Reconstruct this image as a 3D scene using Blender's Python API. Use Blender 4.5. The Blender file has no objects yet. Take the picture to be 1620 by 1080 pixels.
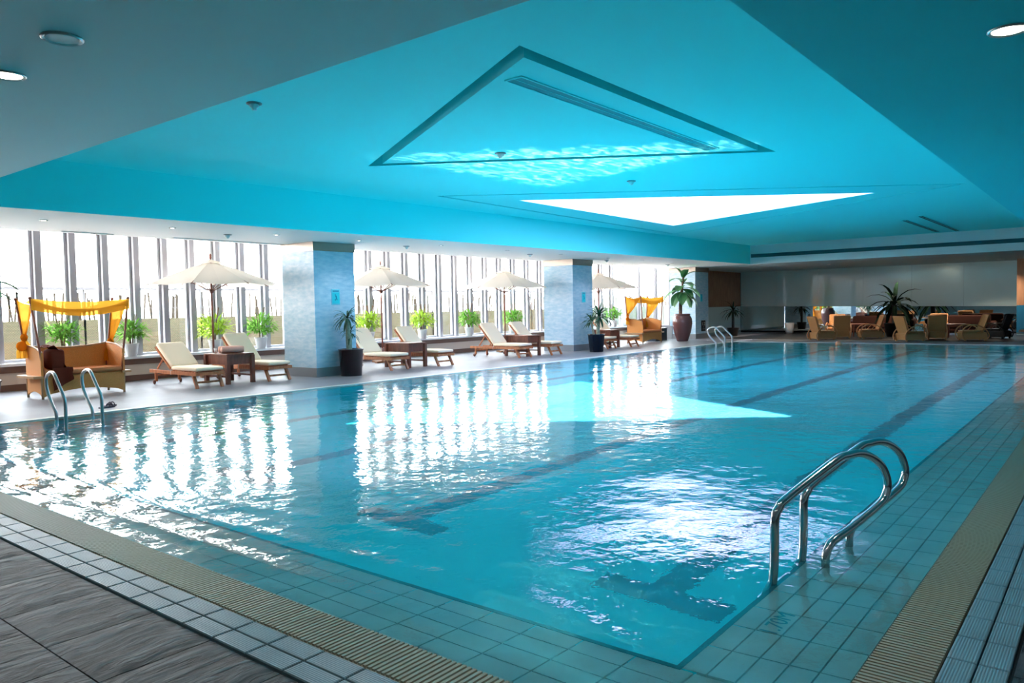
import bpy, math, random
from mathutils import Vector, Matrix
random.seed(7)
S = bpy.context.scene
C = S.collection
PI = math.pi

# ------------------------------------------------------------------ camera
cam = bpy.data.cameras.new('camera'); cam.sensor_width = 36; cam.lens = 36 * 1207.4 / 1620
cam.clip_end = 400
camo = bpy.data.objects.new('camera', cam); C.objects.link(camo)
_yaw, _pit, _rol = 0.674533, 0.0445038, 0.01928319
_f = Vector((math.cos(_yaw) * math.cos(_pit), math.sin(_yaw) * math.cos(_pit), -math.sin(_pit)))
_r = _f.cross(Vector((0, 0, 1))).normalized(); _d = _f.cross(_r)
_r2 = _r * math.cos(_rol) + _d * math.sin(_rol); _d2 = _d * math.cos(_rol) - _r * math.sin(_rol)
camo.matrix_world = Matrix(((_r2.x, -_d2.x, -_f.x, 0), (_r2.y, -_d2.y, -_f.y, 0), (_r2.z, -_d2.z, -_f.z, 1.5), (0, 0, 0, 1)))
S.camera = camo

# ------------------------------------------------------------------ view, world, sun
vs = S.view_settings
vs.view_transform = 'Standard'; vs.look = 'None'; vs.gamma = 1; vs.use_curve_mapping = False
vs.exposure = 2.42
S.display_settings.display_device = 'sRGB'
cy = S.cycles
cy.max_bounces = 16; cy.diffuse_bounces = 9; cy.glossy_bounces = 5; cy.transmission_bounces = 6; cy.transparent_max_bounces = 16
cy.sample_clamp_indirect = 8; cy.sample_clamp_direct = 0
cy.caustics_reflective = False; cy.caustics_refractive = True; cy.blur_glossy = 0.3
cy.use_denoising = True

w = bpy.data.worlds.new('sky'); S.world = w; w.use_nodes = True
wn = w.node_tree.nodes; wl = w.node_tree.links
bg = wn['Background']
tc = wn.new('ShaderNodeTexCoord'); sx = wn.new('ShaderNodeSeparateXYZ'); wl.new(tc.outputs['Generated'], sx.inputs[0])
rp = wn.new('ShaderNodeValToRGB'); wl.new(sx.outputs['Z'], rp.inputs[0])
rp.color_ramp.elements[0].position = 0.0; rp.color_ramp.elements[0].color = (1.0, 0.97, 0.96, 1)
rp.color_ramp.elements[1].position = 0.6; rp.color_ramp.elements[1].color = (0.80, 0.90, 1.0, 1)
wl.new(rp.outputs[0], bg.inputs[0]); bg.inputs[1].default_value = 5.0

sun = bpy.data.lights.new('sun', 'SUN'); sun.energy = 11.0; sun.angle = math.radians(0.6); sun.color = (1, 0.94, 0.86)
suno = bpy.data.objects.new('sun', sun); C.objects.link(suno)
suno.rotation_euler = Vector((-5.0, -0.85, -3.83)).to_track_quat('-Z', 'Y').to_euler()
suno.location = (40, 10, 40)
try: sun.cycles.is_caustics_light = True
except Exception as e: print(e)

def portal(name, loc, rot, sx_, sy_):
    l = bpy.data.lights.new(name, 'AREA'); l.shape = 'RECTANGLE'; l.size = sx_; l.size_y = sy_
    l.cycles.is_portal = True
    o = bpy.data.objects.new(name, l); C.objects.link(o); o.location = loc; o.rotation_euler = rot
    return o
portal('window_portal', (16.5, 18.05, 1.9), (-PI / 2, 0, 0), 33, 2.8)
portal('skylight_portal', (17.2, 8.2, 4.5), (0, 0, 0), 8.0, 6.6)

# ------------------------------------------------------------------ materials
def mat(name, col, rough=0.6, spec=0.5, metal=0.0, var=0.0, vscale=4.0, bump=0.0, bscale=20.0, stretch=None, coat=0.0, emit=None, es=0.0, trans=0.0):
    m = bpy.data.materials.new(name); m.use_nodes = True
    nt = m.node_tree; N = nt.nodes; L = nt.links; b = N['Principled BSDF']
    b.inputs['Base Color'].default_value = (*col, 1); b.inputs['Roughness'].default_value = rough
    b.inputs['Metallic'].default_value = metal; b.inputs['Specular IOR Level'].default_value = spec
    b.inputs['Coat Weight'].default_value = coat
    if emit: b.inputs['Emission Color'].default_value = (*emit, 1); b.inputs['Emission Strength'].default_value = es
    if var or bump:
        g = N.new('ShaderNodeNewGeometry'); mp = N.new('ShaderNodeMapping'); L.new(g.outputs['Position'], mp.inputs[0])
        if stretch: mp.inputs['Scale'].default_value = stretch
    if var:
        t = N.new('ShaderNodeTexNoise'); t.inputs['Scale'].default_value = vscale; t.inputs['Detail'].default_value = 6
        L.new(mp.outputs[0], t.inputs[0])
        mr = N.new('ShaderNodeMapRange'); mr.inputs[1].default_value = 0.3; mr.inputs[2].default_value = 0.7
        mr.inputs[3].default_value = 1 - var; mr.inputs[4].default_value = 1 + var
        L.new(t.outputs[0], mr.inputs[0])
        mx = N.new('ShaderNodeVectorMath'); mx.operation = 'SCALE'; mx.inputs[0].default_value = col
        L.new(mr.outputs[0], mx.inputs['Scale']); L.new(mx.outputs[0], b.inputs['Base Color'])
    if bump:
        t2 = N.new('ShaderNodeTexNoise'); t2.inputs['Scale'].default_value = bscale; t2.inputs['Detail'].default_value = 5
        L.new(mp.outputs[0], t2.inputs[0])
        bp = N.new('ShaderNodeBump'); bp.inputs['Strength'].default_value = bump; bp.inputs['Distance'].default_value = 0.02
        L.new(t2.outputs[0], bp.inputs['Height']); L.new(bp.outputs[0], b.inputs['Normal'])
    return m

def wood(name, c1, c2, scale=3.0, rough=0.45):
    m = bpy.data.materials.new(name); m.use_nodes = True
    nt = m.node_tree; N = nt.nodes; L = nt.links; b = N['Principled BSDF']
    g = N.new('ShaderNodeTexCoord'); mp = N.new('ShaderNodeMapping'); mp.inputs['Scale'].default_value = (6, 6, 1.2)
    L.new(g.outputs['Object'], mp.inputs[0])
    t = N.new('ShaderNodeTexNoise'); t.inputs['Scale'].default_value = scale; t.inputs['Detail'].default_value = 8; L.new(mp.outputs[0], t.inputs[0])
    r = N.new('ShaderNodeValToRGB'); r.color_ramp.elements[0].position = .35; r.color_ramp.elements[1].position = .65
    r.color_ramp.elements[0].color = (*c1, 1); r.color_ramp.elements[1].color = (*c2, 1)
    L.new(t.outputs[0], r.inputs[0]); L.new(r.outputs[0], b.inputs['Base Color']); b.inputs['Roughness'].default_value = rough
    return m

def wicker(name, c1, c2, sc=55):
    m = bpy.data.materials.new(name); m.use_nodes = True
    nt = m.node_tree; N = nt.nodes; L = nt.links; b = N['Principled BSDF']
    g = N.new('ShaderNodeTexCoord'); sp = N.new('ShaderNodeSeparateXYZ'); L.new(g.outputs['Object'], sp.inputs[0])
    ad = N.new('ShaderNodeMath'); ad.operation = 'ADD'; L.new(sp.outputs[0], ad.inputs[0]); L.new(sp.outputs[1], ad.inputs[1])
    cb = N.new('ShaderNodeCombineXYZ'); L.new(ad.outputs[0], cb.inputs[0]); L.new(sp.outputs[2], cb.inputs[1])
    t = N.new('ShaderNodeTexBrick'); t.inputs['Scale'].default_value = sc; t.inputs['Mortar Size'].default_value = .08
    t.inputs['Brick Width'].default_value = .9; t.inputs['Row Height'].default_value = .45
    t.inputs['Color1'].default_value = (*c1, 1); t.inputs['Color2'].default_value = (*c2, 1); t.inputs['Mortar'].default_value = (c1[0] * .35, c1[1] * .3, c1[2] * .3, 1)
    L.new(cb.outputs[0], t.inputs[0]); L.new(t.outputs[0], b.inputs['Base Color']); b.inputs['Roughness'].default_value = .55
    bp = N.new('ShaderNodeBump'); bp.inputs['Strength'].default_value = .5; bp.inputs['Distance'].default_value = .01; bp.invert = True
    L.new(t.outputs['Fac'], bp.inputs['Height']); L.new(bp.outputs[0], b.inputs['Normal'])
    return m

def sheer(name, col, op=.55):
    m = bpy.data.materials.new(name); m.use_nodes = True
    nt = m.node_tree; N = nt.nodes; L = nt.links; N.remove(N['Principled BSDF'])
    d = N.new('ShaderNodeBsdfDiffuse'); d.inputs[0].default_value = (*col, 1)
    tl = N.new('ShaderNodeBsdfTranslucent'); tl.inputs[0].default_value = (*col, 1)
    tr = N.new('ShaderNodeBsdfTransparent'); tr.inputs[0].default_value = (.20, .115, .02, 1)
    m1 = N.new('ShaderNodeMixShader'); m1.inputs[0].default_value = .6; L.new(d.outputs[0], m1.inputs[1]); L.new(tl.outputs[0], m1.inputs[2])
    m2 = N.new('ShaderNodeMixShader'); m2.inputs[0].default_value = op; L.new(tr.outputs[0], m2.inputs[1]); L.new(m1.outputs[0], m2.inputs[2])
    L.new(m2.outputs[0], N['Material Output'].inputs[0])
    return m

def cloth(name, col, tl_=.35):
    m = bpy.data.materials.new(name); m.use_nodes = True
    nt = m.node_tree; N = nt.nodes; L = nt.links; N.remove(N['Principled BSDF'])
    d = N.new('ShaderNodeBsdfDiffuse'); d.inputs[0].default_value = (*col, 1)
    tl = N.new('ShaderNodeBsdfTranslucent'); tl.inputs[0].default_value = (*col, 1)
    m1 = N.new('ShaderNodeMixShader'); m1.inputs[0].default_value = tl_; L.new(d.outputs[0], m1.inputs[1]); L.new(tl.outputs[0], m1.inputs[2])
    L.new(m1.outputs[0], N['Material Output'].inputs[0])
    return m

def glass(name, tint, refl=.06):
    m = bpy.data.materials.new(name); m.use_nodes = True
    nt = m.node_tree; N = nt.nodes; L = nt.links; N.remove(N['Principled BSDF'])
    tr = N.new('ShaderNodeBsdfTransparent'); tr.inputs[0].default_value = (*tint, 1)
    gl = N.new('ShaderNodeBsdfGlossy'); gl.inputs['Roughness'].default_value = 0.0
    mx = N.new('ShaderNodeMixShader'); mx.inputs[0].default_value = refl
    L.new(tr.outputs[0], mx.inputs[1]); L.new(gl.outputs[0], mx.inputs[2]); L.new(mx.outputs[0], N['Material Output'].inputs[0])
    return m

M = {}
M['ceil'] = mat('ceiling_glow_tint', (0.15, 0.86, 0.86), .7, .3)  # whiter ceiling with the pool's cyan bounce put into its colour
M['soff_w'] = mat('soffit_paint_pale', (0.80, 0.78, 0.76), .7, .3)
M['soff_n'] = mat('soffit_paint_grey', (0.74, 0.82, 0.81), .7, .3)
M['soff_r'] = mat('soffit_glow_tint', (0.08, 0.70, 0.74), .7, .3)  # part of the same soffit ring, the pool's teal glow put into its colour
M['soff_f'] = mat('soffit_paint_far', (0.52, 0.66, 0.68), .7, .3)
M['dark'] = mat('dark_slot', (0.02, 0.10, 0.12), .7, .2)
M['well'] = mat('well_white', (0.92, 0.92, 0.94), .8, .2)
M['pool'] = mat('pool_paint', (0.02, 0.84, 0.92), .5, .3, var=.06, vscale=1.2)
M['lane'] = mat('lane_tile', (0.012, 0.31, 0.40), .5, .3)
M['lip'] = mat('lip_tile', (0.25, 0.62, 0.62), .35, .5, var=.10, vscale=3)
M['coping'] = mat('coping_tile', (0.20, 0.33, 0.37), .4, .5, var=.12, vscale=5)
M['joint'] = mat('joint', (0.012, 0.02, 0.024), .8, .2)
M['grout'] = mat('lip_grout', (0.01, 0.05, 0.06), .8, .2)
M['grate'] = mat('grating_plastic', (0.42, 0.40, 0.29), .45, .4)
M['pale'] = mat('pale_edge', (0.66, 0.68, 0.66), .5, .4)
M['deck'] = mat('deck_stone', (0.20, 0.20, 0.22), .45, .4, var=.10, vscale=2)
M['deckd'] = mat('dark_granite', (0.008, 0.009, 0.011), .4, .3)
M['brown'] = mat('brown_stone', (0.14, 0.075, 0.055), .45, .4)
M['cream'] = mat('cream_stone', (0.62, 0.52, 0.43), .6, .4)
M['sill'] = mat('sill_white', (0.8, 0.79, 0.8), .45, .4)
M['fin'] = mat('fin_paint', (0.36, 0.35, 0.38), .5, .4)
M['frame'] = mat('frame_alu', (0.42, 0.42, 0.45), .4, .4)
M['gasket'] = mat('gasket', (0.12, 0.12, 0.13), .6, .3)
M['pane'] = glass('window_glass', (.97, .98, .98), .05)
M['sglass'] = glass('skylight_glass', (.50, .52, .64), .03)
M['band'] = mat('bronze_band', (0.40, 0.32, 0.26), .25, .5, metal=.5)
M['plinth'] = mat('plinth_stone', (0.23, 0.24, 0.26), .4, .4)
M['teak'] = wood('teak', (0.42, 0.13, 0.05), (0.60, 0.22, 0.09))
M['dwood'] = wood('dark_wood', (0.13, 0.035, 0.02), (0.22, 0.07, 0.04))
M['lwood'] = wood('light_wood', (0.36, 0.17, 0.09), (0.46, 0.24, 0.13), 1.5)
M['cushion'] = mat('cushion_cream', (0.97, 0.79, 0.58), .8, .2, bump=.2, bscale=60)
M['canvas'] = cloth('canvas', (0.86, 0.80, 0.72), .25)
M['rattan'] = wicker('rattan', (0.95, 0.36, 0.07), (1.0, 0.44, 0.12))
M['rattand'] = wicker('rattan_dark', (0.72, 0.31, 0.07), (0.80, 0.38, 0.11), 40)
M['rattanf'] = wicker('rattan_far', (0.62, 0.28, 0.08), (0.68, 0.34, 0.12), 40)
M['cane'] = mat('cane', (0.48, 0.28, 0.14), .4, .4)
M['pole'] = mat('pole_brown', (0.26, 0.08, 0.05), .4, .4)
M['seat'] = mat('seat_orange', (0.52, 0.20, 0.08), .8, .2)
M['throw'] = mat('throw_brown', (0.11, 0.025, 0.015), .9, .1)
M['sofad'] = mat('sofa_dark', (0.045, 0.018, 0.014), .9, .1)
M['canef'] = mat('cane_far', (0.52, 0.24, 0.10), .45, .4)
M['sheer'] = sheer('organza', (1.0, 0.50, 0.05), .62)
M['sheerd'] = sheer('organza_gathered', (0.95, 0.42, 0.04), .8)
M['steel'] = mat('steel', (0.62, 0.63, 0.65), .14, .5, metal=1)
M['steelm'] = mat('steel_satin', (0.60, 0.57, 0.56), .3, .5, metal=1)
M['leaf'] = cloth('leaf_green', (0.16, 0.36, 0.06), .3)
M['leafy'] = cloth('leaf_yellow_green', (0.34, 0.50, 0.06), .4)
M['leafd'] = mat('leaf_dark', (0.02, 0.085, 0.035), .45, .4)
M['leafb'] = mat('leaf_broad', (0.10, 0.30, 0.11), .4, .4)
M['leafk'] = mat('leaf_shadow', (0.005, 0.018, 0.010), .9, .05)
M['trunk'] = mat('trunk', (0.33, 0.34, 0.25), .8, .2, var=.2, vscale=20)
M['trunkb'] = mat('trunk_brown', (0.24, 0.14, 0.10), .9, .2, var=.3, vscale=25)
M['soil'] = mat('soil', (0.05, 0.035, 0.025), .95, .1)
M['potbr'] = mat('pot_oxblood', (0.035, 0.010, 0.010), .08, .6, coat=.5)
M['potbl'] = mat('pot_navy', (0.008, 0.022, 0.042), .25, .5)
M['potk'] = mat('pot_black', (0.008, 0.009, 0.010), .3, .5)
M['urn'] = mat('urn_glaze', (0.17, 0.075, 0.075), .22, .5, coat=.4)
M['potw'] = mat('pot_white', (0.82, 0.80, 0.80), .5, .4)
M['towel'] = mat('towel_pink', (0.72, 0.40, 0.32), .95, .1, bump=.4, bscale=120)
M['white'] = mat('white_plastic', (0.82, 0.82, 0.82), .4, .4)
M['lamp'] = mat('lamp_on', (1, .95, .85), .4, .2, emit=(1.0, .88, .70), es=7.0)
M['chrome'] = mat('spot_trim', (.62, .62, .62), .3, .5, metal=.6)
M['mirror'] = mat('mirror', (.72, .80, .82), .0, .5, metal=1)
M['frost'] = mat('frosted_glass', (.78, .92, .90), .04, .8)
M['wallp'] = mat('wall_plaster', (0.30, 0.42, 0.44), .8, .2)
M['plaq'] = mat('plaque_cyan', (0.02, 0.62, 0.72), .4, .4)
M['plaqe'] = mat('plaque_edge', (0.16, 0.66, 0.78), .4, .4)
M['plaqd'] = mat('plaque_ink', (0.01, 0.22, 0.36), .5, .3)
M['sign'] = mat('sign_black', (0.006, 0.008, 0.012), .3, .4)
M['ink'] = mat('sign_white', (.8, .8, .8), .5, .3)
M['bamboo'] = mat('bamboo', (0.07, 0.055, 0.04), .7, .2, var=.25, vscale=6)
M['mat'] = wicker('reed_mat', (0.17, 0.145, 0.08), (0.12, 0.125, 0.06), 16)
M['matg'] = wicker('reed_mat_green', (0.035, 0.058, 0.030), (0.022, 0.044, 0.022), 16)  # green matting, also darkened to offset the strong sky light on it
M['rail'] = mat('rail_paint', (0.16, 0.155, 0.16), .5, .3)
M['terrace'] = mat('terrace_stone', (0.2, 0.19, 0.175), .8, .2)
M['slip'] = mat('slipper', (0.10, 0.08, 0.11), .7, .2)
M['ball'] = mat('ball_orange', (0.75, 0.30, 0.16), .5, .4)
M['patt'] = mat('towel_pattern', (0.30, 0.38, 0.36), .9, .1, var=.8, vscale=25)

# pillar stone: mottled mosaic with faint courses
def pillar_mat():
    m = bpy.data.materials.new('pillar_mosaic'); m.use_nodes = True
    N = m.node_tree.nodes; L = m.node_tree.links; b = N['Principled BSDF']
    g = N.new('ShaderNodeNewGeometry'); mp = N.new('ShaderNodeMapping'); mp.inputs['Scale'].default_value = (1, 1, 3.2); L.new(g.outputs['Position'], mp.inputs[0])
    t = N.new('ShaderNodeTexNoise'); t.inputs['Scale'].default_value = 5; t.inputs['Detail'].default_value = 9; L.new(mp.outputs[0], t.inputs[0])
    r = N.new('ShaderNodeValToRGB'); r.color_ramp.elements[0].position = .32; r.color_ramp.elements[1].position = .7
    r.color_ramp.elements[0].color = (.34, .56, .70, 1); r.color_ramp.elements[1].color = (.60, .72, .82, 1)
    L.new(t.outputs[0], r.inputs[0]); L.new(r.outputs[0], b.inputs['Base Color']); b.inputs['Roughness'].default_value = .28
    t2 = N.new('ShaderNodeTexNoise'); t2.inputs['Scale'].default_value = 40; L.new(g.outputs['Position'], t2.inputs[0])
    bp = N.new('ShaderNodeBump'); bp.inputs['Strength'].default_value = .25; bp.inputs['Distance'].default_value = .01
    L.new(t2.outputs[0], bp.inputs['Height']); L.new(bp.outputs[0], b.inputs['Normal'])
    return m
M['pillar'] = pillar_mat()

def slate_mat():
    m = bpy.data.materials.new('slate'); m.use_nodes = True
    N = m.node_tree.nodes; L = m.node_tree.links; b = N['Principled BSDF']
    g = N.new('ShaderNodeNewGeometry')
    oi = N.new('ShaderNodeObjectInfo')
    mp = N.new('ShaderNodeMapping'); mp.inputs['Rotation'].default_value = (0, 0, .38); mp.inputs['Scale'].default_value = (.7, 5, 1)
    av = N.new('ShaderNodeVectorMath'); av.operation = 'ADD'; L.new(g.outputs['Position'], av.inputs[0])
    sc = N.new('ShaderNodeVectorMath'); sc.operation = 'SCALE'; sc.inputs[0].default_value = (3, 5, 0); L.new(oi.outputs['Random'], sc.inputs['Scale']); L.new(sc.outputs[0], av.inputs[1])
    dn = N.new('ShaderNodeTexNoise'); dn.inputs['Scale'].default_value = 3.0; L.new(av.outputs[0], dn.inputs[0])
    ds = N.new('ShaderNodeVectorMath'); ds.operation = 'MULTIPLY_ADD'; L.new(dn.outputs['Color'], ds.inputs[0]); ds.inputs[1].default_value = (.12, .12, 0); L.new(av.outputs[0], ds.inputs[2])
    L.new(ds.outputs[0], mp.inputs[0])
    t = N.new('ShaderNodeTexNoise'); t.inputs['Scale'].default_value = 2.2; t.inputs['Detail'].default_value = 8; t.inputs['Roughness'].default_value = .6; L.new(mp.outputs[0], t.inputs[0])
    su = N.new('ShaderNodeMath'); su.operation = 'SUBTRACT'; L.new(t.outputs[0], su.inputs[0]); su.inputs[1].default_value = .5
    ab = N.new('ShaderNodeMath'); ab.operation = 'ABSOLUTE'; L.new(su.outputs[0], ab.inputs[0])
    fm = N.new('ShaderNodeMapRange'); fm.inputs[1].default_value = .0; fm.inputs[2].default_value = .045; L.new(ab.outputs[0], fm.inputs[0])
    pn = N.new('ShaderNodeTexNoise'); pn.inputs['Scale'].default_value = 1.6; pn.inputs['Detail'].default_value = 6; L.new(mp.outputs[0], pn.inputs[0])
    r = N.new('ShaderNodeValToRGB'); e = r.color_ramp.elements
    e[0].position = .36; e[0].color = (.014, .021, .025, 1); e[1].position = .68; e[1].color = (.105, .13, .142, 1)
    L.new(pn.outputs[0], r.inputs[0])
    mx = N.new('ShaderNodeMix'); mx.data_type = 'RGBA'; L.new(fm.outputs[0], mx.inputs[0]); mx.inputs[6].default_value = (.008, .011, .013, 1); L.new(r.outputs[0], mx.inputs[7])
    L.new(mx.outputs[2], b.inputs['Base Color']); b.inputs['Roughness'].default_value = .5; b.inputs['Specular IOR Level'].default_value = .22
    hm = N.new('ShaderNodeMath'); hm.operation = 'MULTIPLY_ADD'; L.new(fm.outputs[0], hm.inputs[0]); hm.inputs[1].default_value = .35; L.new(t.outputs[0], hm.inputs[2])
    bp = N.new('ShaderNodeBump'); bp.inputs['Strength'].default_value = .9; bp.inputs['Distance'].default_value = .02
    L.new(hm.outputs[0], bp.inputs['Height']); L.new(bp.outputs[0], b.inputs['Normal'])
    return m
M['slate'] = slate_mat()

def ribbed(name, col, freq, axis):
    m = mat(name, col, .4, .5, var=.12, vscale=4)
    N = m.node_tree.nodes; L = m.node_tree.links; b = N['Principled BSDF']
    g = N.new('ShaderNodeNewGeometry'); sp = N.new('ShaderNodeSeparateXYZ'); L.new(g.outputs['Position'], sp.inputs[0])
    mu = N.new('ShaderNodeMath'); mu.operation = 'MULTIPLY'; mu.inputs[1].default_value = freq * 2 * PI; L.new(sp.outputs[axis], mu.inputs[0])
    si = N.new('ShaderNodeMath'); si.operation = 'SINE'; L.new(mu.outputs[0], si.inputs[0])
    bp = N.new('ShaderNodeBump'); bp.inputs['Strength'].default_value = .28; bp.inputs['Distance'].default_value = .003
    L.new(si.outputs[0], bp.inputs['Height']); L.new(bp.outputs[0], b.inputs['Normal'])
    return m
M['ribx'] = ribbed('ribbed_tile', (0.18, 0.29, 0.33), 90, 0)
M['riby'] = ribbed('ribbed_tile_side', (0.18, 0.33, 0.39), 90, 1)

def water_mat():
    m = bpy.data.materials.new('pool_water'); m.use_nodes = True
    N = m.node_tree.nodes; L = m.node_tree.links; N.remove(N['Principled BSDF'])
    g = N.new('ShaderNodeNewGeometry')
    def noise(scale, detail, st=(1, 1, 1), rot=0):
        mp = N.new('ShaderNodeMapping'); mp.inputs['Scale'].default_value = st; mp.inputs['Rotation'].default_value = (0, 0, rot); L.new(g.outputs['Position'], mp.inputs[0])
        t = N.new('ShaderNodeTexNoise'); t.inputs['Scale'].default_value = scale; t.inputs['Detail'].default_value = detail; L.new(mp.outputs[0], t.inputs[0]); return t.outputs[0]
    a = noise(5.0, 4); b_ = noise(.8, 1)
    mul = N.new('ShaderNodeMath'); mul.operation = 'MULTIPLY_ADD'; mul.inputs[1].default_value = 3.0
    L.new(b_, mul.inputs[0]); L.new(a, mul.inputs[2])
    sw = noise(.55, 1, (1, .5, 1)); sp_ = N.new('ShaderNodeSeparateXYZ'); L.new(g.outputs['Position'], sp_.inputs[0])
    ph = N.new('ShaderNodeMath'); ph.operation = 'MULTIPLY_ADD'; L.new(sw, ph.inputs[0]); ph.inputs[1].default_value = 1.1; L.new(sp_.outputs[0], ph.inputs[2])
    fq = N.new('ShaderNodeMath'); fq.operation = 'MULTIPLY'; fq.inputs[1].default_value = 13.0; L.new(ph.outputs[0], fq.inputs[0])
    si = N.new('ShaderNodeMath'); si.operation = 'SINE'; L.new(fq.outputs[0], si.inputs[0])
    ex = N.new('ShaderNodeMath'); ex.operation = 'POWER'; sh = N.new('ShaderNodeMath'); sh.operation = 'MULTIPLY_ADD'; sh.inputs[1].default_value = .5; sh.inputs[2].default_value = .5
    L.new(si.outputs[0], sh.inputs[0]); L.new(sh.outputs[0], ex.inputs[0]); ex.inputs[1].default_value = 2.5
    ms = N.new('ShaderNodeMapRange'); ms.interpolation_type = 'SMOOTHSTEP'; ms.inputs[1].default_value = 4.0; ms.inputs[2].default_value = 2.5; ms.inputs[4].default_value = 1.0; L.new(sp_.outputs[0], ms.inputs[0])
    m2 = N.new('ShaderNodeMath'); m2.operation = 'MULTIPLY_ADD'; L.new(ex.outputs[0], m2.inputs[0]); L.new(ms.outputs[0], m2.inputs[1]); L.new(mul.outputs[0], m2.inputs[2]); mul = m2
    bp = N.new('ShaderNodeBump'); bp.inputs['Strength'].default_value = 1.0; bp.inputs['Distance'].default_value = WAVE
    L.new(mul.outputs[0], bp.inputs['Height'])
    gl = N.new('ShaderNodeBsdfGlass'); gl.inputs['IOR'].default_value = 1.33; gl.inputs['Roughness'].default_value = 0.0
    gl.inputs['Color'].default_value = (1, 1, 1, 1)
    L.new(bp.outputs[0], gl.inputs['Normal'])
    L.new(gl.outputs[0], N['Material Output'].inputs[0])
    return m
WAVE = .0070
M['water'] = water_mat()

# ------------------------------------------------------------------ mesh helpers
class MB:
    def __init__(s): s.v = []; s.f = []
    def add(s, vs, fs):
        o = len(s.v); s.v += [tuple(p) for p in vs]; s.f += [tuple(i + o for i in f) for f in fs]; return s
    def box(s, x0, y0, z0, x1, y1, z1):
        v = [(x, y, z) for z in (z0, z1) for y in (y0, y1) for x in (x0, x1)]
        return s.add(v, [(0, 2, 3, 1), (4, 5, 7, 6), (0, 1, 5, 4), (2, 6, 7, 3), (0, 4, 6, 2), (1, 3, 7, 5)])
    def bbox(s, x0, y0, z0, x1, y1, z1, b=.004):
        # box whose top edges are chamfered
        a = [(x0, y0, z0), (x1, y0, z0), (x1, y1, z0), (x0, y1, z0)]
        c = [(x0, y0, z1 - b), (x1, y0, z1 - b), (x1, y1, z1 - b), (x0, y1, z1 - b)]
        d = [(x0 + b, y0 + b, z1), (x1 - b, y0 + b, z1), (x1 - b, y1 - b, z1), (x0 + b, y1 - b, z1)]
        f = [(3, 2, 1, 0), (8, 9, 10, 11)]
        for k in range(4):
            n = (k + 1) % 4; f += [(k, n, 4 + n, 4 + k), (4 + k, 4 + n, 8 + n, 8 + k)]
        return s.add(a + c + d, f)
    def bar(s, p, q, w_, h_, up=(0, 0, 1)):
        p = Vector(p); q = Vector(q); d = (q - p).normalized(); u = Vector(up)
        if abs(d.dot(u)) > .97: u = Vector((0, 1, 0))
        a = d.cross(u).normalized() * w_ / 2; c = a.cross(d).normalized() * h_ / 2
        v = [p - a - c, p + a - c, p + a + c, p - a + c, q - a - c, q + a - c, q + a + c, q - a + c]
        return s.add(v, [(0, 1, 2, 3), (7, 6, 5, 4), (0, 4, 5, 1), (1, 5, 6, 2), (2, 6, 7, 3), (3, 7, 4, 0)])
    def prism(s, poly, axis, a, b):
        # poly of 2-D points, extruded along axis between a and b
        def P(u, w_, t): return {0: (t, u, w_), 1: (u, t, w_), 2: (u, w_, t)}[axis]
        n = len(poly)
        v = [P(u, w_, a) for u, w_ in poly] + [P(u, w_, b) for u, w_ in poly]
        return s.add(v, [tuple(range(n))[::-1], tuple(range(n, 2 * n))] + [(i, (i + 1) % n, n + (i + 1) % n, n + i) for i in range(n)])
    def tube(s, pts, r, n=8, caps=True):
        pts = [Vector(p) for p in pts]; rings = []; up = None
        for i, p in enumerate(pts):
            d = (pts[min(i + 1, len(pts) - 1)] - pts[max(i - 1, 0)]).normalized()
            if up is None: up = d.orthogonal().normalized()
            up = (up - d * up.dot(d)).normalized(); b = d.cross(up)
            rr = r[i] if isinstance(r, (list, tuple)) else r
            rings.append([p + (up * math.cos(2 * PI * k / n) + b * math.sin(2 * PI * k / n)) * rr for k in range(n)])
        v = [q for ring in rings for q in ring]; f = []
        for i in range(len(pts) - 1):
            for k in range(n): f.append((i * n + k, i * n + (k + 1) % n, (i + 1) * n + (k + 1) % n, (i + 1) * n + k))
        if caps: f += [tuple(range(n))[::-1], tuple(range((len(pts) - 1) * n, len(pts) * n))]
        return s.add(v, f)
    def lathe(s, prof, n=24, c=(0, 0, 0), cap0=True, cap1=True):
        v = [(c[0] + r * math.cos(2 * PI * k / n), c[1] + r * math.sin(2 * PI * k / n), c[2] + z) for r, z in prof for k in range(n)]; f = []
        for i in range(len(prof) - 1):
            for k in range(n): f.append((i * n + k, i * n + (k + 1) % n, (i + 1) * n + (k + 1) % n, (i + 1) * n + k))
        if cap0: f.append(tuple(range(n))[::-1])
        if cap1: f.append(tuple(range((len(prof) - 1) * n, len(prof) * n)))
        return s.add(v, f)
    def grid(s, fn, nu, nv):
        v = [fn(i / nu, j / nv) for j in range(nv + 1) for i in range(nu + 1)]
        return s.add(v, [(j * (nu + 1) + i, j * (nu + 1) + i + 1, (j + 1) * (nu + 1) + i + 1, (j + 1) * (nu + 1) + i) for j in range(nv) for i in range(nu)])
    def leaf(s, base, d, length, width, droop=.5, n=5, fold=.25, roll=0):
        # long leaf: folded strip starting at base in direction d, bending down
        d = Vector(d).normalized(); p = Vector(base); side = d.cross(Vector((0, 0, 1)))
        side = side.normalized() if side.length > .01 else Vector((1, 0, 0))
        if roll: side = Matrix.Rotation(roll, 3, d) @ side
        v = []; f = []
        for i in range(n + 1):
            t = i / n; wv = width * .5 * (math.sin(PI * (t * .92 + .06)) ** .8)
            up = side.cross(d).normalized()
            v += [p - side * wv + up * wv * fold, p, p + side * wv + up * wv * fold]
            d = (d + Vector((0, 0, -droop / n))).normalized(); p = p + d * (length / n)
        for i in range(n):
            a = 3 * i; f += [(a, a + 1, a + 4, a + 3), (a + 1, a + 2, a + 5, a + 4)]
        return s.add(v, f)
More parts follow.
